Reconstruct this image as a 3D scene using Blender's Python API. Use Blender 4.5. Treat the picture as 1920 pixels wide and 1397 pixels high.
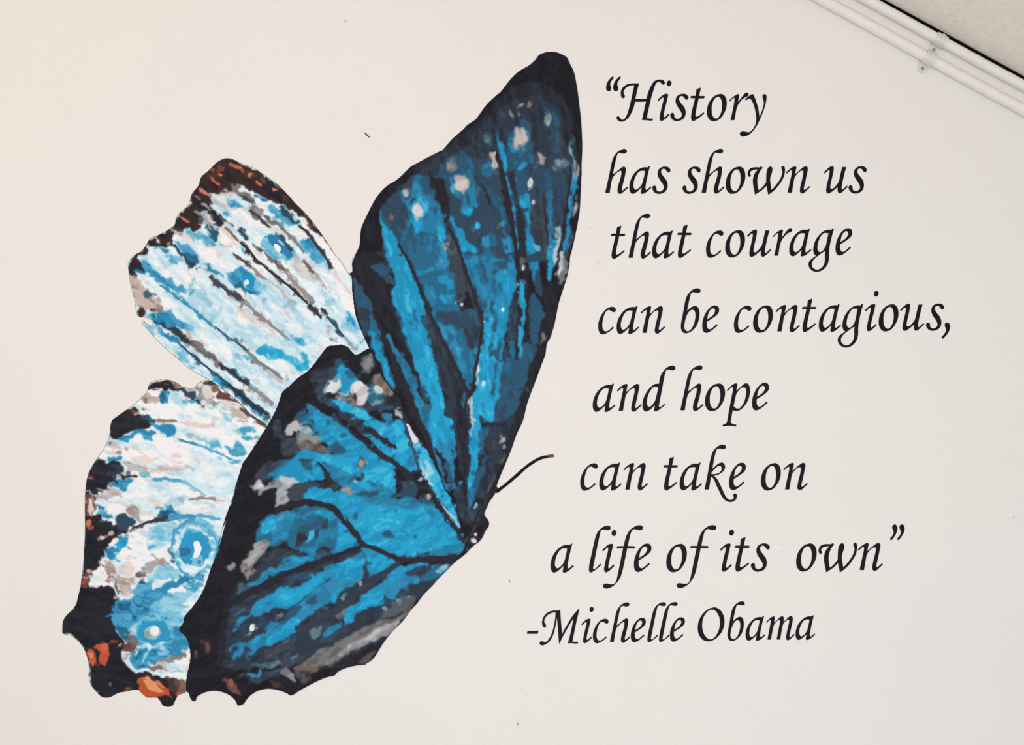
import bpy, bmesh, math, random
import numpy as np
from mathutils import Vector, Matrix
from mathutils.geometry import tessellate_polygon

# ------------------------------------------------------------------ camera, world, lights, exposure
for o in list(bpy.data.objects):
    bpy.data.objects.remove(o)
scene = bpy.context.scene
COL = scene.collection
ZC = 1.75            # height of the picture centre above the floor
DIST = 1.9           # camera to wall
MM = 0.001           # one picture pixel on the wall is about one millimetre

cam_data = bpy.data.cameras.new('camera')
cam = bpy.data.objects.new('camera', cam_data)
COL.objects.link(cam)
cam.location = (0, -DIST, ZC)
cam.rotation_euler = (math.pi / 2, 0, 0)
cam_data.sensor_fit = 'HORIZONTAL'
cam_data.angle = 2 * math.atan(0.96 / DIST)
cam_data.clip_start = 0.01
scene.camera = cam

world = bpy.data.worlds.new('world')
scene.world = world
world.use_nodes = True
bg = world.node_tree.nodes['Background']
bg.inputs['Color'].default_value = (0.955, 0.985, 1.0, 1)
bg.inputs['Strength'].default_value = 0.58

def area_light(name, loc, target, size, size_y, power, color):
    ld = bpy.data.lights.new(name, 'AREA')
    ld.shape = 'RECTANGLE'; ld.size = size; ld.size_y = size_y
    ld.energy = power; ld.color = color
    o = bpy.data.objects.new(name, ld); COL.objects.link(o)
    o.location = loc
    d = Vector(target) - Vector(loc)
    o.rotation_euler = d.to_track_quat('-Z', 'Y').to_euler()
    return o
# daylight from the room's window behind the camera, and an unseen warm light added up left to tint the wall
area_light('window_light', (0.1, -3.0, 1.1), (0.1, 0, 1.45), 2.4, 1.5, 50.5, (0.91, 0.968, 1.0))
area_light('warm_fill', (-1.9, -2.3, 3.0), (-0.9, 0, 2.2), 0.9, 0.9, 15, (1.0, 0.76, 0.50))

scene.view_settings.view_transform = 'Standard'
scene.view_settings.look = 'None'
scene.view_settings.exposure = 0.0
scene.view_settings.gamma = 1.0
scene.view_settings.use_curve_mapping = False

# ------------------------------------------------------------------ helpers
def W(X, Y, h=0.0):
    """picture point on the wall (pixel frame 1920x1397) -> world, h metres in front of the wall"""
    return Vector(((X - 960) * MM, -h, ZC + (698.5 - Y) * MM))

def Wp(X, Y, h):
    """the same for something that stands h in front of the wall"""
    k = (DIST - h) / DIST
    return Vector(((X - 960) * MM * k, -h, ZC + (698.5 - Y) * MM * k))

def lin(c):
    c = np.asarray(c, float) / 255.0
    return np.where(c <= 0.04045, c / 12.92, ((c + 0.055) / 1.055) ** 2.4)

def link_mesh(name, me, mat=None, parent=None):
    o = bpy.data.objects.new(name, me)
    COL.objects.link(o)
    if mat: me.materials.append(mat)
    if parent: o.parent = parent
    return o

def tag(o, label=None, cat=None, group=None, kind=None):
    if label: o['label'] = label
    if cat: o['category'] = cat
    if group: o['group'] = group
    if kind: o['kind'] = kind
    return o

def empty(name, loc):
    o = bpy.data.objects.new(name, None)
    o.empty_display_size = 0.02
    COL.objects.link(o); o.location = loc
    return o

def catmull(pts, corners=None, n=5, closed=True):
    """smooth curve through the points; flagged corners stay sharp"""
    P = [np.array(p, float) for p in pts]
    N = len(P)
    corners = corners or [False] * N
    out = []
    rng = range(N) if closed else range(N - 1)
    for i in rng:
        p1, p2 = P[i], P[(i + 1) % N]
        p0 = P[(i - 1) % N] if (closed or i > 0) else p1
        p3 = P[(i + 2) % N] if (closed or i + 2 < N) else p2
        L = np.linalg.norm(p2 - p1) + 1e-9
        if corners[i]: m1 = (p2 - p1) * 1.0
        else:
            l0 = np.linalg.norm(p1 - p0) + 1e-9
            m1 = (p2 - p0) * L / (L + l0)
        if corners[(i + 1) % N]: m2 = (p2 - p1) * 1.0
        else:
            l3 = np.linalg.norm(p3 - p2) + 1e-9
            m2 = (p3 - p1) * L / (L + l3)
        for k in range(n):
            t = k / n
            h1 = 2*t**3 - 3*t**2 + 1; h2 = t**3 - 2*t**2 + t
            h3 = -2*t**3 + 3*t**2; h4 = t**3 - t**2
            out.append(h1*p1 + h2*m1 + h3*p2 + h4*m2)
    if not closed: out.append(P[-1])
    return np.array(out)

def area2(p):
    x, y = p[:, 0], p[:, 1]
    return float(np.sum(x * np.roll(y, -1) - np.roll(x, -1) * y))

def plate_mesh(name, loops, h0, h1, origin=(0, 0), scale=1.0, flat=False):
    """thin plate: loops in picture pixels relative to origin, front at h1 and rim back to h0"""
    verts3 = [[Vector((float(p[0]), float(p[1]), 0)) for p in lp] for lp in loops]
    tris = tessellate_polygon(verts3)
    allp = [p for lp in loops for p in lp]
    vs = [((p[0]-origin[0]) * MM * scale, -h1, -(p[1]-origin[1]) * MM * scale) for p in allp]
    fs = []
    for t in tris:
        a, b, c = (allp[i] for i in t)
        cr = (b[0]-a[0])*(c[1]-a[1]) - (b[1]-a[1])*(c[0]-a[0])
        # picture y points down: positive cross is clockwise seen from the room
        fs.append((t[0], t[2], t[1]) if cr > 0 else tuple(t))
    if not flat:
        n = len(vs)
        vs += [(v[0], -h0, v[2]) for v in vs]
        base = 0
        for k, lp in enumerate(loops):
            m = len(lp)
            ccw = area2(np.array(lp)) > 0
            if k > 0: ccw = not ccw
            for i in range(m):
                a = base + i; b = base + (i + 1) % m
                fs.append((a, b, b + n, a + n) if ccw else (b, a, a + n, b + n))
            base += m
    me = bpy.data.meshes.new(name)
    me.from_pydata(vs, [], fs)
    me.update()
    return me

# ------------------------------------------------------------------ materials
def new_mat(name):
    m = bpy.data.materials.new(name); m.use_nodes = True
    nt = m.node_tree
    return m, nt, nt.nodes['Principled BSDF']

def paint_mat(name, rgb, rough=0.6, spec=0.25, mottle=0.03, mscale=6.0, bump=0.0, bscale=300.0, bdist=0.0005):
    m, nt, b = new_mat(name)
    c = lin(rgb)
    tc = nt.nodes.new('ShaderNodeTexCoord')
    nz = nt.nodes.new('ShaderNodeTexNoise'); nz.inputs['Scale'].default_value = mscale
    nz.inputs['Detail'].default_value = 4
    nt.links.new(tc.outputs['Object'], nz.inputs['Vector'])
    mr = nt.nodes.new('ShaderNodeMapRange')
    mr.inputs['From Min'].default_value = 0.3; mr.inputs['From Max'].default_value = 0.7
    mr.inputs['To Min'].default_value = 1 - mottle; mr.inputs['To Max'].default_value = 1 + mottle
    nt.links.new(nz.outputs['Fac'], mr.inputs['Value'])
    mx = nt.nodes.new('ShaderNodeVectorMath'); mx.operation = 'SCALE'
    mx.inputs[0].default_value = (c[0], c[1], c[2])
    nt.links.new(mr.outputs['Result'], mx.inputs['Scale'])
    nt.links.new(mx.outputs['Vector'], b.inputs['Base Color'])
    b.inputs['Roughness'].default_value = rough
    b.inputs['Specular IOR Level'].default_value = spec
    if bump > 0:
        n2 = nt.nodes.new('ShaderNodeTexNoise'); n2.inputs['Scale'].default_value = bscale
        n2.inputs['Detail'].default_value = 3
        nt.links.new(tc.outputs['Object'], n2.inputs['Vector'])
        bp = nt.nodes.new('ShaderNodeBump'); bp.inputs['Strength'].default_value = bump
        bp.inputs['Distance'].default_value = bdist
        nt.links.new(n2.outputs['Fac'], bp.inputs['Height'])
        nt.links.new(bp.outputs['Normal'], b.inputs['Normal'])
    return m

M_WALL = paint_mat('wall_paint', (233, 228, 226), 0.75, 0.12, 0.008, 5.0, 0.4, 420.0, 0.0006)
M_CEIL = paint_mat('ceiling_paint', (241, 234, 227), 0.9, 0.1, 0.05, 90.0, 0.5, 420.0, 0.002)
M_FLOOR = paint_mat('floor_vinyl', (150, 142, 132), 0.6, 0.3, 0.04, 3.0)
M_PIPE = paint_mat('pipe_paint', (233, 228, 223), 0.5, 0.3, 0.02, 60.0, 0.2, 500.0, 0.0004)
M_CLIP = paint_mat('clip_paint', (217, 213, 206), 0.35, 0.5, 0.04, 120.0, 0.3, 350.0, 0.0008)
M_SCREW = paint_mat('screw_metal', (176, 172, 166), 0.35, 0.5, 0.05, 200.0)
M_SLOT = paint_mat('screw_slot', (60, 56, 52), 0.7, 0.2, 0.05, 200.0)
M_LETTER = paint_mat('letter_vinyl', (22, 20, 28), 0.5, 0.08, 0.10, 220.0)
M_EDGE = paint_mat('print_edge', (28, 27, 32), 0.6, 0.04, 0.06, 80.0)
M_ANT = paint_mat('antenna_print', (20, 21, 30), 0.5, 0.05, 0.08, 150.0)
M_TIP = paint_mat('antenna_tip', (112, 56, 48), 0.5, 0.2, 0.08, 150.0)
M_CHIP = paint_mat('chip_brown', (150, 128, 104), 0.8, 0.1, 0.1, 200.0)
M_CHIPL = paint_mat('chip_pale', (243, 240, 236), 0.8, 0.1, 0.02, 200.0)
M_CHIPG = paint_mat('chip_grey', (210, 203, 197), 0.8, 0.1, 0.05, 200.0)

def print_mat():
    """printed vinyl: the ink colours come with the print, fine grain from noise"""
    m, nt, b = new_mat('printed_vinyl')
    at = nt.nodes.new('ShaderNodeAttribute'); at.attribute_name = 'ink'
    tc = nt.nodes.new('ShaderNodeTexCoord')
    nz = nt.nodes.new('ShaderNodeTexNoise'); nz.inputs['Scale'].default_value = 380
    nz.inputs['Detail'].default_value = 2
    nt.links.new(tc.outputs['Object'], nz.inputs['Vector'])
    mr = nt.nodes.new('ShaderNodeMapRange')
    mr.inputs['From Min'].default_value = 0.25; mr.inputs['From Max'].default_value = 0.75
    mr.inputs['To Min'].default_value = 0.90; mr.inputs['To Max'].default_value = 1.10
    nt.links.new(nz.outputs['Fac'], mr.inputs['Value'])
    mx = nt.nodes.new('ShaderNodeVectorMath'); mx.operation = 'SCALE'
    nt.links.new(at.outputs['Color'], mx.inputs[0])
    nt.links.new(mr.outputs['Result'], mx.inputs['Scale'])
    nt.links.new(mx.outputs['Vector'], b.inputs['Base Color'])
    b.inputs['Roughness'].default_value = 0.55
    b.inputs['Specular IOR Level'].default_value = 0.03
    return m
M_PRINT = print_mat()
_ink = {}
def ink_mat(rgb):
    key = tuple(int(v) for v in rgb)
    if key not in _ink:
        _ink[key] = paint_mat('ink_%d_%d_%d' % key, key, 0.6, 0.03, 0.08, 200.0)
    return _ink[key]

# ------------------------------------------------------------------ room shell
SLOPE = 0.5491
CX0 = 1650.5                      # ceiling line crosses the picture's top edge here
def ceil_z(x):                    # height of the wall/ceiling line at world x
    return ZC + (698.5 - (960 + x / MM - CX0) * SLOPE) * MM
XL, XR, XRIDGE = -3.2, 3.0, -1.3
def simple_mesh(name, vs, fs):
    me = bpy.data.meshes.new(name); me.from_pydata(vs, [], fs); me.update(); return me
zr = ceil_z(XRIDGE)
T = 0.12
UP = 0.0
front = [(XL, 0, 0), (XR, 0, 0), (XR, 0, ceil_z(XR) + UP), (XRIDGE, 0, zr + UP), (XL, 0, zr + UP)]
vs = front + [(v[0], T, v[2]) for v in front]
fs = [(0, 1, 2, 3, 4), (9, 8, 7, 6, 5)] + [((i + 1) % 5, i, i + 5, (i + 1) % 5 + 5) for i in range(5)]
wall = tag(link_mesh('wall_back', simple_mesh('wall_back', vs, fs), M_WALL), kind='structure')
YF = -4.6
prof = [(XR, ceil_z(XR)), (XRIDGE, zr), (XL, zr)]
GAP = 0.0
vs = [(x, -GAP, z) for x, z in prof] + [(x, YF, z) for x, z in prof] + \
     [(x, 0.0, z + T) for x, z in prof] + [(x, YF, z + T) for x, z in prof]
fs = [(0, 1, 4, 3), (1, 2, 5, 4), (6, 9, 10, 7), (7, 10, 11, 8), (0, 6, 7, 1), (1, 7, 8, 2),
      (3, 4, 10, 9), (4, 5, 11, 10), (0, 3, 9, 6), (2, 8, 11, 5)]
tag(link_mesh('ceiling', simple_mesh('ceiling', vs, fs), M_CEIL), kind='structure')
vs = [(XL, T, 0), (XR, T, 0), (XR, YF, 0), (XL, YF, 0), (XL, T, -T), (XR, T, -T), (XR, YF, -T), (XL, YF, -T)]
fs = [(0, 3, 2, 1), (4, 5, 6, 7), (0, 1, 5, 4), (1, 2, 6, 5), (2, 3, 7, 6), (3, 0, 4, 7)]
tag(link_mesh('floor', simple_mesh('floor', vs, fs), M_FLOOR), kind='structure')

# black strip standing in for the shadow in the gap above the upper pipe
M_GAP_SHADE = paint_mat('gap_shade_black', (26, 23, 21), 0.9, 0.05, 0.1, 200.0)
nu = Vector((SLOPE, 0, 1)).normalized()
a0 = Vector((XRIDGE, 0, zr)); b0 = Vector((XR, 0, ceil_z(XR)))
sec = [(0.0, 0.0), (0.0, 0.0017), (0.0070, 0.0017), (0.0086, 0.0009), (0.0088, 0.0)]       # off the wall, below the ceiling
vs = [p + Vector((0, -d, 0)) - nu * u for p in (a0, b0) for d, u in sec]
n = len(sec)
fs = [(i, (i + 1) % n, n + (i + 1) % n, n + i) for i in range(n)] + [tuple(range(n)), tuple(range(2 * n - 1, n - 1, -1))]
tag(link_mesh('gap_shade_1', simple_mesh('gap_shade_1', vs, fs), M_GAP_SHADE), kind='structure')

# ------------------------------------------------------------------ conduits under the ceiling line
PD = Vector((1, 0, -SLOPE)).normalized()            # along the pipe, down to the right
PU = Vector((SLOPE, 0, 1)).normalized()             # across the pipe, up towards the ceiling
def pipe(name, x_top, r, label):
    h = r + 0.0006
    def c(X): return Wp(X, (X - x_top) * SLOPE, h)
    a, b = c(820), c(2860)
    n = 40; N = 24
    bm = bmesh.new(); rings = []
    for i in range(n + 1):
        p = a.lerp(b, i / n)
        # slight waviness of a hand-fixed pipe
        p = p + PU * 0.0005 * math.sin(i * 0.9)
        rings.append([bm.verts.new(p + PU * r * math.cos(2*math.pi*k/N) + Vector((0, -1, 0)) * r * math.sin(2*math.pi*k/N)) for k in range(N)])
    for i in range(n):
        for k in range(N):
            bm.faces.new((rings[i][k], rings[i][(k+1) % N], rings[i+1][(k+1) % N], rings[i+1][k]))
    bm.faces.new(rings[0]); bm.faces.new(list(reversed(rings[-1])))
    bmesh.ops.recalc_face_normals(bm, faces=bm.faces)
    for f in bm.faces: f.smooth = len(f.verts) == 4
    org = c(1742)
    bmesh.ops.translate(bm, verts=bm.verts, vec=-org)
    me = bpy.data.meshes.new(name); bm.to_mesh(me); bm.free()
    o = link_mesh(name, me, M_PIPE); o.location = org
    tag(o, label, 'pipe', 'painted conduits along the ceiling line')
    return r, h
R1, H1 = pipe('conduit_pipe', 1625.2, 0.0097, 'white painted conduit running closest against the sloping ceiling')
R2, H2 = pipe('conduit_pipe', 1542.7, 0.0100, 'white painted conduit on the wall just below the other conduit')

def clip(X, x_top, r, h, ear, label):
    """saddle strap over the pipe with one screwed ear lying on the wall"""
    root = empty('pipe_clip', Wp(X, (X - x_top) * SLOPE, h))
    tag(root, label, 'pipe clip', 'saddle clips holding the conduits')
    def loc(s, u, hh):                      # s along pipe, u towards the ceiling, hh off the wall
        return PD * s + PU * u + Vector((0, -(hh - h), 0))
    th = 0.0018; half = 0.0102
    def strip(profile, hw, name, mat, parent, thick):
        bm = bmesh.new()
        ro, ri = [], []
        for i, (u, hh) in enumerate(profile):
            p0 = profile[max(i-1, 0)]; p1 = profile[min(i+1, len(profile)-1)]
            t = Vector((p1[0]-p0[0], p1[1]-p0[1])).normalized(); nrm = Vector((t.y, -t.x))
            if nrm.dot(Vector((u, hh - h))) < 0: nrm = -nrm
            o_ = (u + nrm.x * thick, hh + nrm.y * thick)
            ro.append([bm.verts.new(loc(s, *o_)) for s in (-hw, -hw*0.9, hw*0.9, hw)])
            ri.append([bm.verts.new(loc(s, u, hh)) for s in (-hw, -hw*0.9, hw*0.9, hw)])
        for i in range(len(profile) - 1):
            for k in range(3):
                bm.faces.new((ro[i][k], ro[i+1][k], ro[i+1][k+1], ro[i][k+1]))
                bm.faces.new((ri[i][k], ri[i][k+1], ri[i+1][k+1], ri[i+1][k]))
            bm.faces.new((ro[i][0], ri[i][0], ri[i+1][0], ro[i+1][0]))
            bm.faces.new((ro[i][3], ro[i+1][3], ri[i+1][3], ri[i][3]))
        for k in range(3):
            bm.faces.new((ro[0][k], ro[0][k+1], ri[0][k+1], ri[0][k]))
            bm.faces.new((ro[-1][k], ri[-1][k], ri[-1][k+1], ro[-1][k+1]))
        bmesh.ops.recalc_face_normals(bm, faces=bm.faces)
        me = bpy.data.meshes.new(name); bm.to_mesh(me); bm.free()
        return link_mesh(name, me, mat, parent)
    rr = r + 0.0003
    prof = []
    for k in range(19):
        a = math.radians(80 - 160 * k / 18 + 0)          # from the ceiling side over the front to the lower side
        prof.append((rr * math.sin(a), h + rr * math.cos(a)))
    prof = [(rr * math.sin(math.radians(100)), h + rr * math.cos(math.radians(100)))] + prof
    prof.append((-rr * 1.02, h - 0.2 * rr)); prof.append((-rr * 1.05, 0.0016))
    st = strip(prof, half, 'strap', M_CLIP, root, th)
    # pressed stiffening rib across the strap
    rib = [(u * 1.16, h + (hh - h) * 1.16) for u, hh in prof[2:-3]]
    strip(rib, 0.0026, 'rib', M_CLIP, st, 0.0016)
    # ear: tongue with rounded end
    bm = bmesh.new()
    pts = [(-half, -rr * 0.9), (half, -rr * 0.9)]
    end = -rr - ear
    rad = half * 0.92
    for k in range(11):
        a = math.pi * k / 10
        pts.append((rad * math.cos(a), end + rad * (1 - math.sin(a)) ))
    f0 = [bm.verts.new(loc(s, u, 0.0024)) for s, u in pts]
    f1 = [bm.verts.new(loc(s, u, 0.0)) for s, u in pts]
    bm.faces.new(f0); bm.faces.new(list(reversed(f1)))
    for i in range(len(pts)):
        j = (i + 1) % len(pts)
        bm.faces.new((f0[i], f1[i], f1[j], f0[j]))
    bmesh.ops.recalc_face_normals(bm, faces=bm.faces)
    me = bpy.data.meshes.new('ear'); bm.to_mesh(me); bm.free()
    e = link_mesh('ear', me, M_CLIP, root)
    # domed screw head with a slot
    uc = -rr - ear * 0.50
    bm = bmesh.new()
    top = bm.verts.new(loc(0, uc, 0.0042)); prev = None
    rings = []
    for q, (rad2, hh) in enumerate(((0.0019, 0.0040), (0.0033, 0.0034), (0.0038, 0.0022))):
        rings.append([bm.verts.new(loc(rad2 * math.cos(2*math.pi*k/14), uc + rad2 * math.sin(2*math.pi*k/14), hh)) for k in range(14)])
    for k in range(14):
        bm.faces.new((top, rings[0][k], rings[0][(k+1) % 14]))
        for q in range(2):
            bm.faces.new((rings[q][k], rings[q+1][k], rings[q+1][(k+1) % 14], rings[q][(k+1) % 14]))
    bmesh.ops.recalc_face_normals(bm, faces=bm.faces)
    for f in bm.faces: f.smooth = True
    me = bpy.data.meshes.new('screw'); bm.to_mesh(me); bm.free()
    sc = link_mesh('screw', me, M_SCREW, root)
    bm = bmesh.new()
    q = [loc(s, uc + u, 0.0044) for s, u in ((-0.0024, -0.0005), (0.0024, -0.0005), (0.0024, 0.0005), (-0.0024, 0.0005))]
    q2 = [loc(s, uc + u, 0.0034) for s, u in ((-0.0024, -0.0005), (0.0024, -0.0005), (0.0024, 0.0005), (-0.0024, 0.0005))]
    a = [bm.verts.new(v) for v in q]; b = [bm.verts.new(v) for v in q2]
    bm.faces.new(a)
    for i in range(4): bm.faces.new((a[i], b[i], b[(i+1) % 4], a[(i+1) % 4]))
    bmesh.ops.recalc_face_normals(bm, faces=bm.faces)
    me = bpy.data.meshes.new('slot'); bm.to_mesh(me); bm.free()
    link_mesh('slot', me, M_SLOT, sc)
clip(1762.6, 1625.2, R1, H1, 0.0150, 'white saddle clip on the conduit nearest the ceiling')
clip(1742.0, 1542.7, R2, H2, 0.0165, 'white saddle clip on the lower conduit with its ear on the wall')

# small marks on the paint: a dark splinter under the paint film, nicks and pale filler spots
def mark(path, w, mat, h=0.0002):
    p = catmull(path, None, 4, closed=False)
    d = np.gradient(p, axis=0); d /= (np.linalg.norm(d, axis=1)[:, None] + 1e-9)
    nr = np.stack([-d[:, 1], d[:, 0]], 1)
    t = np.linspace(0, 1, len(p)); ww = w / 2 * (0.45 + 0.55 * np.sin(math.pi * np.clip(t, 0.06, 0.94)))
    lp = np.concatenate([p + nr * ww[:, None], (p - nr * ww[:, None])[::-1]])
    c = p.mean(axis=0)
    o = link_mesh('paint_mark', plate_mesh('paint_mark', [lp], 0.0, h, c), mat, wall)
    o.location = W(c[0], c[1])
M_SPLINT = paint_mat('splinter_brown', (92, 64, 42), 0.7, 0.1, 0.15, 300.0)
M_NICK = paint_mat('nick_grey', (150, 144, 136), 0.8, 0.1, 0.1, 300.0)
mark([(683.2, 248.6), (686, 251.2), (690, 255), (693.2, 257.8)], 2.6, M_SPLINT, 0.0006)
mark([(954, 1086), (955, 1089), (956.2, 1092.6)], 2.0, M_NICK)
mark([(971.6, 1355), (970.6, 1358), (970.8, 1361)], 2.0, M_NICK)
mark([(988, 1304), (989.2, 1306)], 2.4, M_CHIPG)
mark([(646.4, 41.8), (648.8, 38.2)], 2.0, M_NICK)
mark([(644.4, 41), (646.2, 38.6)], 1.8, M_CHIPL)
mark([(1096.5, 432), (1104, 428.4), (1110, 424)], 1.6, M_CHIPG)
mark([(1114, 497.5), (1119, 494), (1124.6, 490)], 1.6, M_CHIPG)
mark([(1451, 1024), (1457, 1026), (1463, 1028)], 3.4, M_CHIPL)
mark([(1465, 1021.8), (1467, 1024)], 1.4, M_CHIPG)
mark([(1894.5, 968), (1895.5, 964)], 3.0, M_CHIPL)
mark([(1895, 972), (1903.5, 968.5)], 1.6, M_CHIPG)
mark([(177, 323.6), (180.4, 327.4)], 1.8, M_CHIPG)
mark([(181.4, 326), (183.6, 328.8)], 2.0, M_CHIPL)

# ------------------------------------------------------------------ lettering
# outlines of the italic letters, traced point by point; ! marks a sharp corner
# source frame of each trace: x0, y0, scale, baseline, x-height
SRC = {
 'r1': (1130, 140, 14.705, 225.0, 48.6), 'r2': (1225, 140, 14.705, 225.0, 48.6), 'r3': (1320, 165, 14.705, 225.0, 48.6),
 'r4': (1130, 275, 14.705, 361.5, 48.4), 'r5': (1390, 295, 14.705, 361.0, 48.2), 'r6': (1540, 295, 18.63, 360.8, 48.4),
 'r7': (1115, 550, 14.705, 623.8, 49.2), 'r8': (1265, 535, 14.705, 622.5, 49.0), 'r9': (1500, 420, 14.705, 477.3, 48.5),
 'r10': (1700, 560, 18.63, 618.0, 48.3), 'r11': (1150, 680, 14.705, 769.6, 49.4), 'r12': (1340, 705, 14.705, 768.0, 49.2),
 'r13': (1300, 830, 12.146, 917.4, 49.1), 'r14': (1100, 980, 10.744, 1071.3, 50.9), 'r15': (1655, 975, 31.05, 1068.2, 49.9),
 'r16': (980, 1135, 14.77, 1205.2, 43.7), 'r17': (1300, 1120, 14.705, 1200.8, 43.3), 'r18': (1425, 1140, 17.455, 1198.8, 43.0),
}
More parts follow.
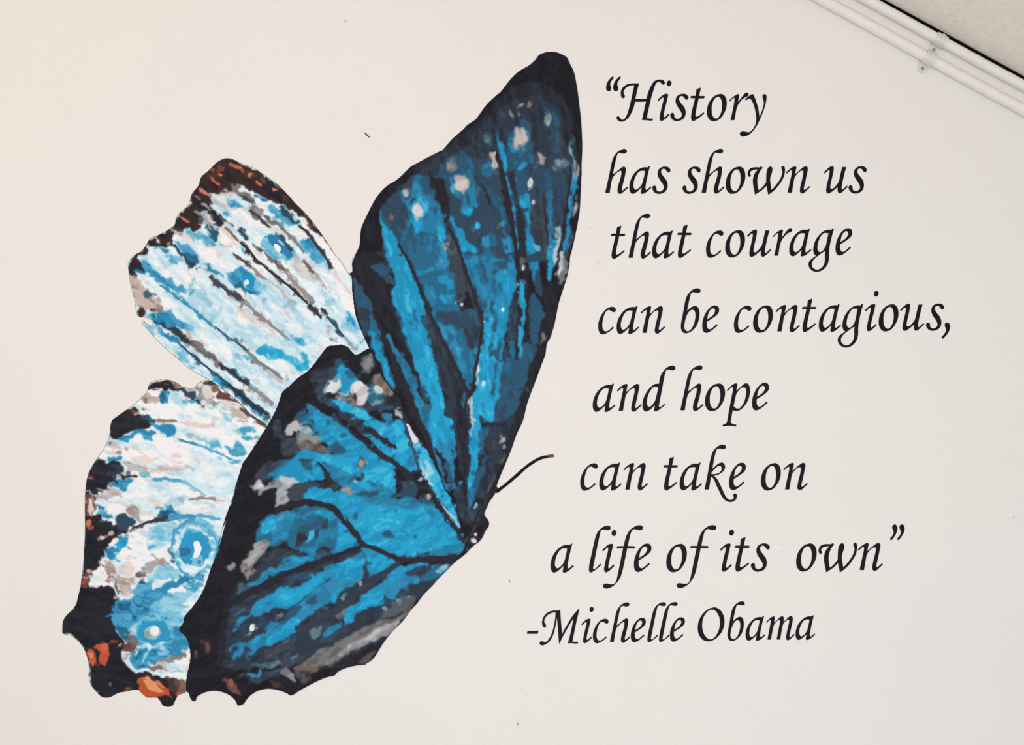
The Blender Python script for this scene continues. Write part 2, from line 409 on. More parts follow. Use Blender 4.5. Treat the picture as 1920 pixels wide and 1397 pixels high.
GLYPHS = {
 'quote_open': ('r1', ["278,55 297,75 292,95 250,150 215,205 203,255 208,310 228,365 222,415 195,445 165,452 130,440 108,410 100,370 105,310 125,240 165,165 215,110",
                "473,55 492,75 487,95 445,150 410,205 398,255 403,310 423,365 417,415 390,445 360,452 325,440 303,410 295,370 300,310 320,240 360,165 410,110"]),
 'H': ('r1', ["1000,245! 970,340 930,500 890,680! 1205,675! 1225,610 1260,490 1310,370 1360,275 1420,195 1490,155 1560,143 1630,145 1680,170 1708,220 1700,255 1670,270 1640,260 1600,215 1560,190 1520,195 1475,230 1440,290 1410,370 1380,470 1340,600 1300,770 1260,950 1225,1110 1205,1205! 1275,1215 1330,1222 1382,1212! 1372,1258! 1300,1262 1200,1250 1085,1248! 1110,1150 1150,970 1200,740! 885,742! 860,860 820,980 770,1080 700,1190 620,1260 530,1292 450,1275 395,1225 388,1185 405,1160 430,1155 465,1180 510,1240 550,1252 600,1225 640,1175 690,1070 740,900 790,690 830,510 875,295! 830,288 760,300 690,325 625,375 585,430 570,480 578,530 600,575 605,605 585,635 560,642 525,620 508,570 505,500 520,420 560,360 620,305 700,265 800,250 900,247"]),
 'i': ('r2', ["125,700! 148,718! 180,690 225,645 265,622 285,635 287,670 270,760 235,900 200,1060 178,1180 182,1235 205,1268 230,1272 270,1255 350,1195 440,1105! 420,1082! 370,1130 320,1175 295,1180 278,1155 282,1080 310,950 355,770 385,640 402,560 395,540 370,533 320,540 270,565 200,625",
              "440,165 490,205 488,260 460,305 425,315 385,290 375,245 395,190"]),
 's': ('r2', ["830,535 880,540 930,570 962,620 955,660 930,685 895,680 870,650 830,600 790,583 745,590 710,630 703,685 730,750 790,830 850,910 880,1000 882,1090 855,1170 800,1230 730,1262 640,1278 560,1255 500,1200 472,1130 480,1085 510,1062 545,1065 570,1100 570,1150 590,1195 640,1222 700,1220 750,1190 785,1140 785,1070 755,1000 700,920 645,830 620,750 622,680 650,610 710,560 770,538"]),
 't': ('r2', ["1305,365! 1200,405! 1192,430 1180,510 1170,590! 1045,592! 1028,642! 1155,645! 1130,760 1095,900 1060,1060 1045,1180 1055,1240 1080,1270 1110,1275 1160,1250 1250,1190 1330,1125 1400,1068! 1382,1045! 1300,1110 1230,1155 1190,1168 1160,1150 1155,1100 1170,1000 1200,850 1245,650! 1398,645! 1413,595! 1255,592! 1280,480"]),
 'o': ('r3', ["440,172 500,178 560,215 600,290 618,380 618,470 600,570 560,670 500,770 430,850 350,895 270,912 200,900 140,850 100,770 87,680 92,580 120,460 170,360 240,270 330,205",
              "400,235 440,255 470,300 495,380 503,470 498,570 480,670 440,760 395,825 345,848 300,845 250,800 215,720 205,620 208,510 230,410 270,320 330,255"]),
 'r': ('r3', ["697,350! 715,368! 750,325 800,275 830,265 848,285 845,340 830,450 800,600 765,760 735,882! 835,882! 850,790 880,620 915,500 960,420 1020,340 1080,285 1150,245 1200,220 1222,185 1215,150 1180,132 1140,145 1100,190 1050,250 990,330 930,405! 945,300 968,200 960,180 930,178 880,200 800,255"]),
 'y': ('r3', ["1135,320! 1160,338! 1210,300 1255,285 1300,315 1350,400 1390,510 1425,660 1445,790 1445,900 1425,1000 1370,1110 1300,1190 1245,1222 1180,1220 1110,1205 1050,1205 1005,1230 992,1265 1010,1305 1050,1330 1110,1332 1180,1310 1270,1255 1370,1150 1460,1020 1540,850 1620,660 1680,480 1710,340 1718,240 1705,195 1670,175 1630,190 1618,240 1640,330 1655,390 1645,480 1610,610 1560,740 1518,820! 1510,700 1480,530 1420,340 1375,220 1355,185 1325,178 1280,200 1210,250"]),
 'h': ('r4', ["78,1272! 188,1272! 205,1160 240,960 280,840 340,770 420,695 480,662 515,668 525,700 515,800 480,930 440,1060 417,1180 420,1240 445,1285 480,1295 530,1275 610,1210 693,1135! 675,1112! 620,1160 570,1205 540,1215 525,1190 530,1120 570,970 610,800 632,650 630,600 605,565 570,562 520,590 430,660 340,735 275,780! 300,640 345,430 380,280 405,210 440,170 500,172 590,185 635,175 665,135 655,95 620,72 570,72 500,100 430,140 360,210 310,290 270,390 240,520 205,690 150,950"]),
 'a': ('r4', ["1300,545! 1270,650 1235,800 1200,960 1175,1120 1180,1180 1205,1200 1240,1180 1320,1110! 1340,1130! 1290,1175 1210,1245 1140,1285 1085,1298 1060,1280 1065,1230 1085,1110! 1040,1150 960,1225 890,1275 830,1295 780,1270 750,1200 743,1110 755,1000 800,870 860,770 950,670 1050,605 1150,578 1250,580! 1275,548",
              "1175,668! 1100,660 1030,672 970,715 920,790 875,890 848,1000 845,1100 870,1170 920,1195 980,1165 1050,1095 1100,1010 1130,900 1160,770"]),
 'w': ('r5', ["548,262 575,285 565,315 535,345 490,420 450,530 435,640 440,750 455,850 478,915! 530,880 600,810 660,735 690,695! 690,640 695,500 705,400 730,320 765,275 800,263 835,280 850,330 840,410 815,490 790,570 788,640 800,740 825,908! 880,860 960,770 1040,660 1100,550 1130,450 1135,390 1115,330 1105,280 1130,250 1160,252 1185,280 1195,340 1190,420 1165,530 1110,640 1030,760 930,880 830,965 745,1025! 725,920 705,830 692,770! 640,830 560,905 470,965 380,1022! 360,900 335,780 325,650 335,560 365,470 420,390 475,330! 400,335 330,350 275,375 240,415 240,460 258,500 245,530 215,533 190,500 180,450 195,390 235,330 290,300 380,285 480,288 510,285"]),
 'n': ('r5', ["1232,432! 1250,450! 1300,400 1350,362 1380,355 1398,375 1395,440 1370,560 1330,740 1280,970! 1385,970! 1400,880 1430,700 1460,560 1520,470 1590,400 1650,370 1695,368 1712,395 1705,480 1680,600 1640,760 1617,890 1620,945 1645,985 1680,992 1730,970 1800,905 1885,825! 1868,803! 1800,865 1750,905 1725,905 1712,870 1725,790 1765,620 1800,450 1822,340 1815,290 1790,262 1750,262 1700,290 1600,370 1530,435 1468,485! 1490,370 1508,290 1495,265 1460,262 1400,290 1310,355"]),
 'u': ('r6', ["92,530! 120,560! 160,520 215,465 265,445 295,465 297,510 280,620 240,800 200,970 178,1110 180,1190 205,1240 245,1252 310,1235 400,1170 500,1090 582,1015! 575,1130 585,1200 615,1245 650,1250 700,1225 800,1140 918,1025! 895,1000! 820,1070 755,1130 720,1130 700,1090 710,980 750,780 800,560 860,348! 735,348! 710,450 670,620 635,780 600,880 540,970 460,1060 390,1110 340,1110 305,1070 310,980 345,800 390,620 425,420 425,360 405,325 370,320 310,340 230,400"]),
 'c': ('r7', ["460,370 520,372 560,400 577,445 565,485 530,503 490,495 440,462 390,445 350,455 300,500 260,580 225,690 205,820 208,930 235,1010 290,1040 350,1035 420,990 500,910! 518,940! 450,1000 360,1065 270,1105 205,1115 150,1085 115,1010 103,920 110,800 150,670 210,560 290,460 380,390"]),
 'b': ('r8', ["640,85 690,105 707,145 690,185 640,198 560,188 490,180 455,205 425,280 400,390 370,530 345,650 340,718! 400,655 470,600 540,570 590,572 640,610 668,690 678,790 668,900 635,1020 580,1130 500,1220 410,1285 310,1312 240,1290 195,1230 178,1150 182,1050 205,930 235,770 265,600 300,420 340,300 400,210 480,135 560,95",
              "490,665 440,675 385,725 335,810 295,920 268,1040 258,1140 275,1210 320,1255 370,1265 430,1235 490,1160 540,1050 570,920 578,800 560,710 530,672"]),
 'e': ('r8', ["1120,560 1170,570 1205,610 1222,670 1210,740 1170,800 1100,860 1000,930 885,1000! 880,1060 885,1130 910,1190 950,1215 1000,1210 1070,1160 1160,1073! 1182,1098! 1110,1165 1010,1245 920,1295 860,1305 810,1280 780,1220 768,1130 775,1010 810,880 860,770 930,670 1010,595 1070,565",
              "1050,630 1000,655 950,720 915,810 890,950! 960,905 1040,850 1090,790 1120,720 1115,665 1085,635"]),
 'g': ('r9', ["925,125! 895,230 860,370 825,520 800,660 790,780 790,900 780,1000 750,1100 690,1190 600,1265 500,1300 420,1303 340,1270 275,1210 240,1130 245,1060 285,990 370,922 452,868! 420,846 390,808 370,730 373,640 400,520 450,410 530,300 630,210 720,165 800,152 870,158! 895,118",
              "790,240! 720,235 650,240 590,290 540,370 500,470 475,580 472,670 495,740 540,770 600,755 660,690 710,600 740,480 765,350",
              "700,715! 620,770 520,840 430,910 350,995 315,1080 325,1160 370,1220 440,1252 510,1250 580,1215 640,1150 680,1060 693,970 692,860"]),
 'comma': ('r10', ["1415,845 1470,870 1505,930 1510,1000 1485,1100 1430,1210 1350,1310 1265,1397! 1225,1350! 1300,1270 1360,1180 1385,1100 1375,1040 1345,970 1338,910 1365,862"]),
 'd': ('r11', ["1640,88 1690,110 1705,150 1685,195 1640,208 1560,195 1480,188 1445,220 1415,320 1380,480 1345,680 1300,920 1260,1120 1250,1200 1270,1235 1310,1225 1405,1140! 1420,1163! 1350,1220 1260,1295 1165,1338 1130,1320 1135,1270 1155,1155! 1090,1215 1000,1300 900,1342 850,1320 815,1250 808,1150 825,1030 880,890 960,760 1050,660 1130,605 1190,590 1262,590! 1290,430 1330,320 1390,230 1470,150 1560,100",
               "1245,700 1215,672 1140,665 1080,690 1020,760 965,870 925,1000 915,1110 935,1190 985,1225 1040,1205 1110,1130 1160,1040 1190,930 1220,800"]),
 'p': ('r12', ["335,390! 355,410! 400,360 450,310 485,302 510,325 510,380 480,530 440,740 395,980 360,1180 345,1260 310,1310 225,1348! 225,1375! 400,1362 585,1378! 592,1345! 490,1320 440,1280 435,1230 455,1130 490,935! 560,950 640,948 700,925 780,860 860,760 920,640 955,520 968,400 955,300 925,230 890,208 840,208 780,250 690,330 588,415! 605,310 618,235 600,210 560,210 500,240 420,310",
               "770,310 720,330 650,400 600,470 570,560 540,700 515,830! 560,875 620,900 680,895 740,840 800,750 845,630 870,500 875,400 855,330 820,308"]),
 'k': ('r13', ["690,48 725,65 740,95 725,128 690,138 620,130 560,128 530,155 505,220 480,320 450,480 430,605! 490,550 560,490 620,460 670,458 705,490 722,545 710,600 670,655 600,705 530,735 455,755! 510,795 560,860 610,960 660,1070 710,1180 760,1260 810,1300 860,1308 905,1290 930,1255 915,1200 925,1168 955,1158 985,1180 990,1230 965,1290 920,1330 850,1348 780,1335 710,1290 650,1210 590,1090 530,960 480,840 420,765! 400,770! 385,860 352,1062! 262,1062! 300,880 345,650 380,450 415,300 450,210 510,130 580,75 640,52",
               "590,518 540,540 470,610 415,670 405,715! 480,720 560,705 610,675 645,625 648,570 625,525"]),
 'l': ('r14', ["430,65 465,75 482,105 465,140 430,148 370,138 310,140 285,165 265,230 235,370 200,540 160,740 130,890 130,930 150,945 190,925 275,832! 292,850! 220,915 140,975 85,1000 60,985 52,935 70,800 110,620 150,430 185,290 230,190 300,115 370,75"]),
 'f': ('r14', ["1085,60 1120,75 1130,105 1110,145 1070,150 1010,138 960,128 920,150 885,210 860,310 825,475! 972,483! 965,520! 815,515! 780,680 740,880 705,1020 660,1130 590,1225 510,1290 420,1325 365,1322 335,1290 345,1250 385,1235 450,1245 520,1250 570,1230 600,1180 620,1100 650,960 690,760 740,515! 608,515! 618,482! 750,478! 780,350 820,240 880,150 960,90 1030,62"]),
 'quote_close': ('r15', ["690,270 760,280 820,370 845,480 830,600 780,760 690,920 590,1060 480,1180! 435,1080! 540,970 610,860 650,740 640,640 580,500 568,400 610,310",
                 "1115,268 1182,275 1242,365 1268,475 1252,595 1202,755 1112,915 1012,1055 905,1172! 857,1075! 962,965 1032,855 1072,735 1062,635 1002,495 990,395 1032,305"]),
 'hyphen': ('r16', ["140,710! 430,700! 415,772! 120,775!"]),
 'M': ('r16', ["1030,130! 1040,300 1060,550 1080,815! 1150,680 1240,520 1350,340 1450,210 1562,85! 1530,220 1470,480 1400,830 1362,1005! 1440,1012 1510,1010 1525,1025 1505,1045 1420,1045 1330,1035 1250,1045! 1280,950 1330,740 1380,500 1410,330! 1340,440 1240,610 1150,770 1080,900 1010,1065! 1000,950 985,720 965,480 942,290! 925,430 890,620 840,800 770,940 680,1040 580,1090 520,1095 480,1070 472,1035 500,1000 540,995 600,1015 650,1010 720,940 790,820 840,680 880,500 905,340 912,190! 850,190 760,220 680,270 620,340 590,420 600,480 630,530 640,575 620,608 590,605 555,560 540,480 550,400 590,310 650,235 740,180 850,150 960,150"]),
 'O': ('r17', ["600,280 680,310 760,380 820,480 850,590 855,690 835,810 790,930 720,1030 630,1120 530,1180 420,1205 320,1190 230,1130 165,1030 135,930 130,820 145,700 185,590 250,480 340,385 440,320 530,288",
               "500,335 430,355 360,415 300,500 260,600 242,710 240,820 260,930 300,1030 370,1120 450,1160 530,1150 600,1095 660,1010 710,900 735,790 742,680 728,570 690,470 630,385 570,342"]),
 'm': ('r18', ["195,465! 215,480! 260,430 310,385 340,382 355,410 345,500 320,640 285,820 245,1028! 350,1028! 370,890 410,680 450,540 520,450 580,395 625,378 650,400 650,470 625,620 590,800 545,1025! 645,1025! 670,880 710,660 750,510 810,440 880,385 930,375 955,400 945,500 910,660 870,830 850,950 860,1010 890,1045 920,1045 980,1005 1050,945 1120,875! 1100,850! 1040,915 990,960 960,955 950,910 970,800 1020,580 1060,380 1050,310 1020,275 980,275 930,310 850,390 750,465! 765,370 755,300 735,275 700,280 640,320 550,410 445,490! 465,350 465,300 440,280 390,300 300,365"]),
}
HOLED = {'o': 1, 'a': 1, 'b': 1, 'e': 1, 'g': 2, 'd': 1, 'p': 1, 'k': 1, 'O': 1}

def parse_loop(s):
    pts, cor = [], []
    for tok in s.split():
        c = tok.endswith('!')
        x, y = tok.rstrip('!').split(',')
        pts.append((float(x), float(y))); cor.append(c)
    return pts, cor

LETTER_H = 0.0003
glyph_mesh = {}
for ch, (src, loops) in GLYPHS.items():
    x0, y0, s, base, xh = SRC[src]
    curves = []
    for lp in loops:
        pts, cor = parse_loop(lp)
        pts = [((x0 + px / s), (y0 + py / s)) for px, py in pts]
        curves.append(catmull(pts, cor, 4))
    left = min(c[:, 0].min() for c in curves)
    # units: 1 = x-height; origin at the left extreme on the baseline; 1 unit kept as 1000 px for plate_mesh
    curves = [np.stack([(c[:, 0] - left) / xh * 1000, (c[:, 1] - base) / xh * 1000], 1) for c in curves]
    # cut a little fuller than the traced line: the vinyl edge lies outside it
    fat = 0.5 / xh * 1000
    def fuller(c, hole):
        d = np.roll(c, -1, 0) - np.roll(c, 1, 0)
        d /= np.linalg.norm(d, axis=1)[:, None] + 1e-9
        nr = np.stack([d[:, 1], -d[:, 0]], 1)              # outward for positive area
        sgn = (1 if area2(c) > 0 else -1) * (-1 if hole else 1)
        return c + nr * sgn * fat
    nh = HOLED.get(ch, 0)
    curves = [fuller(c, nh > 0 and q > 0) for q, c in enumerate(curves)]
    if nh or len(curves) == 1:
        me = plate_mesh('letter_' + ch, curves, 0.0, LETTER_H)
    else:                                   # i-dot, double quotes: separate outlines in one glyph
        parts = [plate_mesh('tmp', [c], 0.0, LETTER_H) for c in curves]
        bm = bmesh.new()
        for p in parts: bm.from_mesh(p)
        me = bpy.data.meshes.new('letter_' + ch); bm.to_mesh(me); bm.free()
        for p in parts: bpy.data.meshes.remove(p)
    me.materials.append(M_LETTER)
    glyph_mesh[ch] = me

NAMES = {'quote_open': 'quotation_mark', 'quote_close': 'quotation_mark', 'comma': 'comma', 'hyphen': 'hyphen'}
# line: (x, baseline, x-height) at the left and right end, then words: (label, glyphs with their left edge)
LINES = [
 ((1137, 225.0, 48.6), (1440, 225.0, 48.6), [
   ('black calligraphic word History with opening quotation mark, topmost of the wall quote',
    'quote_open 1136.8 H 1156.4 i 1233.5 s 1257.1 t 1294.9 o 1325.9 r 1367.4 y 1387.5')]),
 ((1135, 361.5, 48.4), (1620, 360.6, 48.4), [
   ('black calligraphic word has, before the word shown', 'h 1135.2 a 1180.4 s 1223.4'),
   ('black calligraphic word shown, between the words has and us', 's 1280.0 h 1315.8 o 1361.0 w 1402.1 n 1473.9'),
   ('black calligraphic word us, after the word shown', 'u 1544.9 s 1591.4')]),
 ((1146, 483.4, 48.5), (1597, 476.9, 48.5), [
   ('black calligraphic word that, before the word courage', 't 1145.9 h 1178.6 a 1223.1 t 1270.2'),
   ('black calligraphic word courage, after the word that', 'c 1324.2 o 1360.2 u 1400.9 r 1449.3 a 1480.2 g 1516.3 e 1567.0')]),
 ((1122, 624.6, 49.3), (1784, 617.6, 48.3), [
   ('black calligraphic word can, before the words be contagious', 'c 1122.0 a 1156.6 n 1201.4'),
   ('black calligraphic word be, between the words can and contagious', 'b 1277.0 e 1317.1'),
   ('black calligraphic word contagious with its comma, longest word of the quote',
    'c 1376.5 o 1412.4 n 1454.4 t 1503.9 a 1535.7 g 1571.0 i 1622.0 o 1647.9 u 1688.0 s 1736.6 comma 1765.6')]),
 ((1112, 770.4, 49.6), (1440, 767.6, 49.2), [
   ('black calligraphic word and, before the word hope', 'a 1111.8 n 1157.0 d 1204.9'),
   ('black calligraphic word hope, after the word and', 'h 1276.0 o 1322.2 p 1355.3 e 1410.5')]),
 ((1088, 917.8, 49.1), (1512, 917.4, 49.0), [
   ('black calligraphic word can, before the words take on', 'c 1088.4 a 1123.9 n 1169.4'),
   ('black calligraphic word take, between the words can and on', 't 1244.2 a 1274.8 k 1321.4 e 1367.3'),
   ('black calligraphic word on, after the word take', 'o 1427.0 n 1468.9')]),
 ((1033, 1071.6, 51.0), (1657, 1068.3, 49.8), [
   ('black calligraphic single letter word a, before the word life', 'a 1032.8'),
   ('black calligraphic word life, between the words a and of', 'l 1104.6 i 1129.3 f 1131.0 e 1189.0'),
   ('black calligraphic word of, between the words life and its', 'o 1249.7 f 1269.0'),
   ('black calligraphic word its, after the word of', 'i 1349.9 t 1378.0 s 1408.3'),
   ('black calligraphic word own with closing quotation mark, ending the quote', 'o 1493.2 w 1535.1 n 1608.8 quote_close 1669.0')]),
 ((1012, 1205.6, 43.9), (1525, 1197.6, 43.0), [
   ('smaller black calligraphic first name after a hyphen, below the quote', 'hyphen 988.1 M 1012.0 i 1090.2 c 1112.0 h 1143.7 e 1183.0 l 1214.1 l 1235.9 e 1256.4'),
   ('smaller black calligraphic surname starting with O, below the quote', 'O 1308.6 b 1364.3 a 1398.4 m 1436.4 a 1492.0')]),
]
for (xa, ba, ha), (xb, bb, hb), words in LINES:
    for label, spec in words:
        tk = spec.split()
        items = [(tk[i], float(tk[i + 1])) for i in range(0, len(tk), 2)]
        def at(x):
            t = (x - xa) / (xb - xa)
            return ba + (bb - ba) * t, ha + (hb - ha) * t
        bx = items[0][1]
        root = empty('lettered_word', W(bx, at(bx)[0]))
        tag(root, label, 'lettering', 'words of the wall quote')
        for ch, x in items:
            b, hgt = at(x)
            o = bpy.data.objects.new(NAMES.get(ch, 'letter'), glyph_mesh[ch])
            COL.objects.link(o); o.parent = root
            o.location = W(x, b) - root.location
            k = hgt / 1000.0
            o.scale = (k * 1.0, 1, k)

# ------------------------------------------------------------------ butterfly print
# trace frames: x0, y0, scale
FR = {'A': (780, 80, 5.588), 'B': (640, 260, 5.588), 'C': (860, 300, 7.592), 'D': (640, 480, 5.588), 'E': (840, 480, 6.985),
      'F': (720, 680, 5.588), 'G': (760, 820, 6.35), 'H': (220, 280, 5.588), 'I': (400, 380, 6.35), 'J': (230, 480, 5.588),
      'K': (380, 580, 5.588), 'L': (140, 690, 4.989), 'M': (110, 930, 5.588), 'N': (100, 1100, 5.588), 'O': (480, 630, 5.588),
      'P': (400, 800, 5.588), 'Q': (600, 840, 5.588), 'R': (340, 1000, 5.588), 'S': (560, 1000, 5.588), 'T': (330, 1140, 5.189),
      'X': (0, 0, 1.0)}
# outlines, clockwise; a capital and colon change the trace frame
OUT = {
'fore_right': """A: 0,1270 120,1205 250,1140 275,1130 380,1010 500,905 530,870 625,805 660,760 740,650 850,545 880,525 990,385 1080,300 1190,235 1250,180 1290,130 1350,105 1400,97 1470,102 1530,125 1580,155 1610,215 1655,310 1675,400 1695,520 1710,640 1730,820 1740,1000 1742,1130 1735,1270 1735,1397
C: 1745,250 1738,450 1728,640 1718,760 1690,920 1650,1120 1600,1330
E: 1600,0 1590,110 1560,270 1500,460 1455,600 1430,715 1395,890 1340,1070 1295,1150 1275,1290 1235,1397
F: 1600,160 1500,430 1455,610 1390,750 1330,920 1260,1090 1190,1260
G: 1060,680 1000,770 960,860 880,1000 800,1180 720,1300 660,1200 600,800
X: 800,900 720,760 690,655
D: 300,985 250,870 195,740 150,610 130,470 115,350 110,220 85,185 115,165 112,80 125,0
B: 115,1310 140,1230 190,1120 200,1000 215,920 270,800 330,680 380,600 440,530 500,480 570,440 640,380 700,320 740,285""",
'hind_right': """O: 1190,140 1240,220 1300,340 1350,450 1420,560 1500,640 1560,800 1650,960 1740,1100 1850,1290
F: 590,1190 650,1340
G: 600,780 640,940 680,1080 715,1190 745,1290 705,1397
S: 1720,240 1640,300 1540,400 1460,480 1400,550 1310,640 1240,735 1180,800 1090,920 980,1030 880,1160 800,1290 750,1340 700,1370
T: 1850,550 1750,560 1650,585 1570,625 1545,655 1480,670 1400,700 1300,750 1200,805 1140,845 1110,850 1080,830 1000,800 910,785 830,795 760,825 700,875 660,930 630,945 600,945 585,910 540,860 460,820 380,805 300,815 240,840 205,865 190,905 165,905 140,875 125,825 105,815 100,740 110,650 135,540 145,450 135,390 110,300 70,250 35,220 40,190 70,150
M: 1320,1270 1400,1170 1480,1060 1530,960 1560,880 1590,780 1630,680 1660,580 1690,450 1720,330 1760,200 1800,90 1825,0
P: 30,1390 60,1230 90,1090 140,960 180,850 215,720 240,610 280,480 310,390 380,290 450,180 520,70 565,0
O: 100,980 200,800 240,700 280,590 350,530 430,450 540,375 600,310 650,245 720,150 760,110 840,100 900,95 960,120 1000,165 1040,200 1090,185 1150,150""",
'fore_left': """H: 110,1200 120,1175 180,1110 260,1060 310,990 350,930 430,900 530,845 600,790 615,730 650,670 720,610 755,560 780,470 850,380 880,290 960,220 1040,140 1100,105 1150,95 1210,105 1300,150 1420,190 1540,270 1680,370 1800,490
I: 970,0 1090,120 1200,250 1300,390 1400,540 1450,620 1520,700 1600,830 1650,900 1700,1150 1740,1397
D: 310,985
X: 660,690 580,760 520,800
L: 1800,530 1640,425 1540,325 1430,235 1330,155
J: 850,1270 700,1180 560,1060 430,950 330,850 265,770 220,725 200,695 215,680 260,715 310,725 320,700 300,670 245,645 225,635 190,645 150,610 140,560 130,480 110,400 85,300 70,200""",
'hind_left': """L: 680,205 700,150 740,120 870,110 960,140 1010,175 1110,190 1150,150 1200,120 1280,120 1310,145 1400,205 1540,320 1640,430 1800,550
X: 480,830 430,960 415,1030 380,1120 350,1180 356,1200
N: 1430,640 1440,770 1400,960 1390,1100 1310,1140 1280,1190 1250,1245 1200,1260 1150,1245 1120,1200 1090,1165 980,1160 920,1110 880,1080 760,1100 680,1115 590,1160 510,1155 440,1090 390,1020 370,930 375,850 355,740 320,650 270,580 190,515 100,490 95,450 100,370 130,310 200,240 240,180 260,100 285,0
M: 240,850 260,700 265,560 275,430 275,200 275,0
L: 100,1160 110,1060 140,960 220,830 270,760 320,650 345,500 400,450 530,360 600,300 660,240""",
'body': """G: 1092,590 1095,632 1050,690 1000,770 945,890 945,930 985,985 998,1030 985,1070 950,1120 925,1180 880,1240 830,1275 770,1330 705,1397 690,1360 745,1290 715,1190 760,1140 850,960 940,760 1020,620""",
}
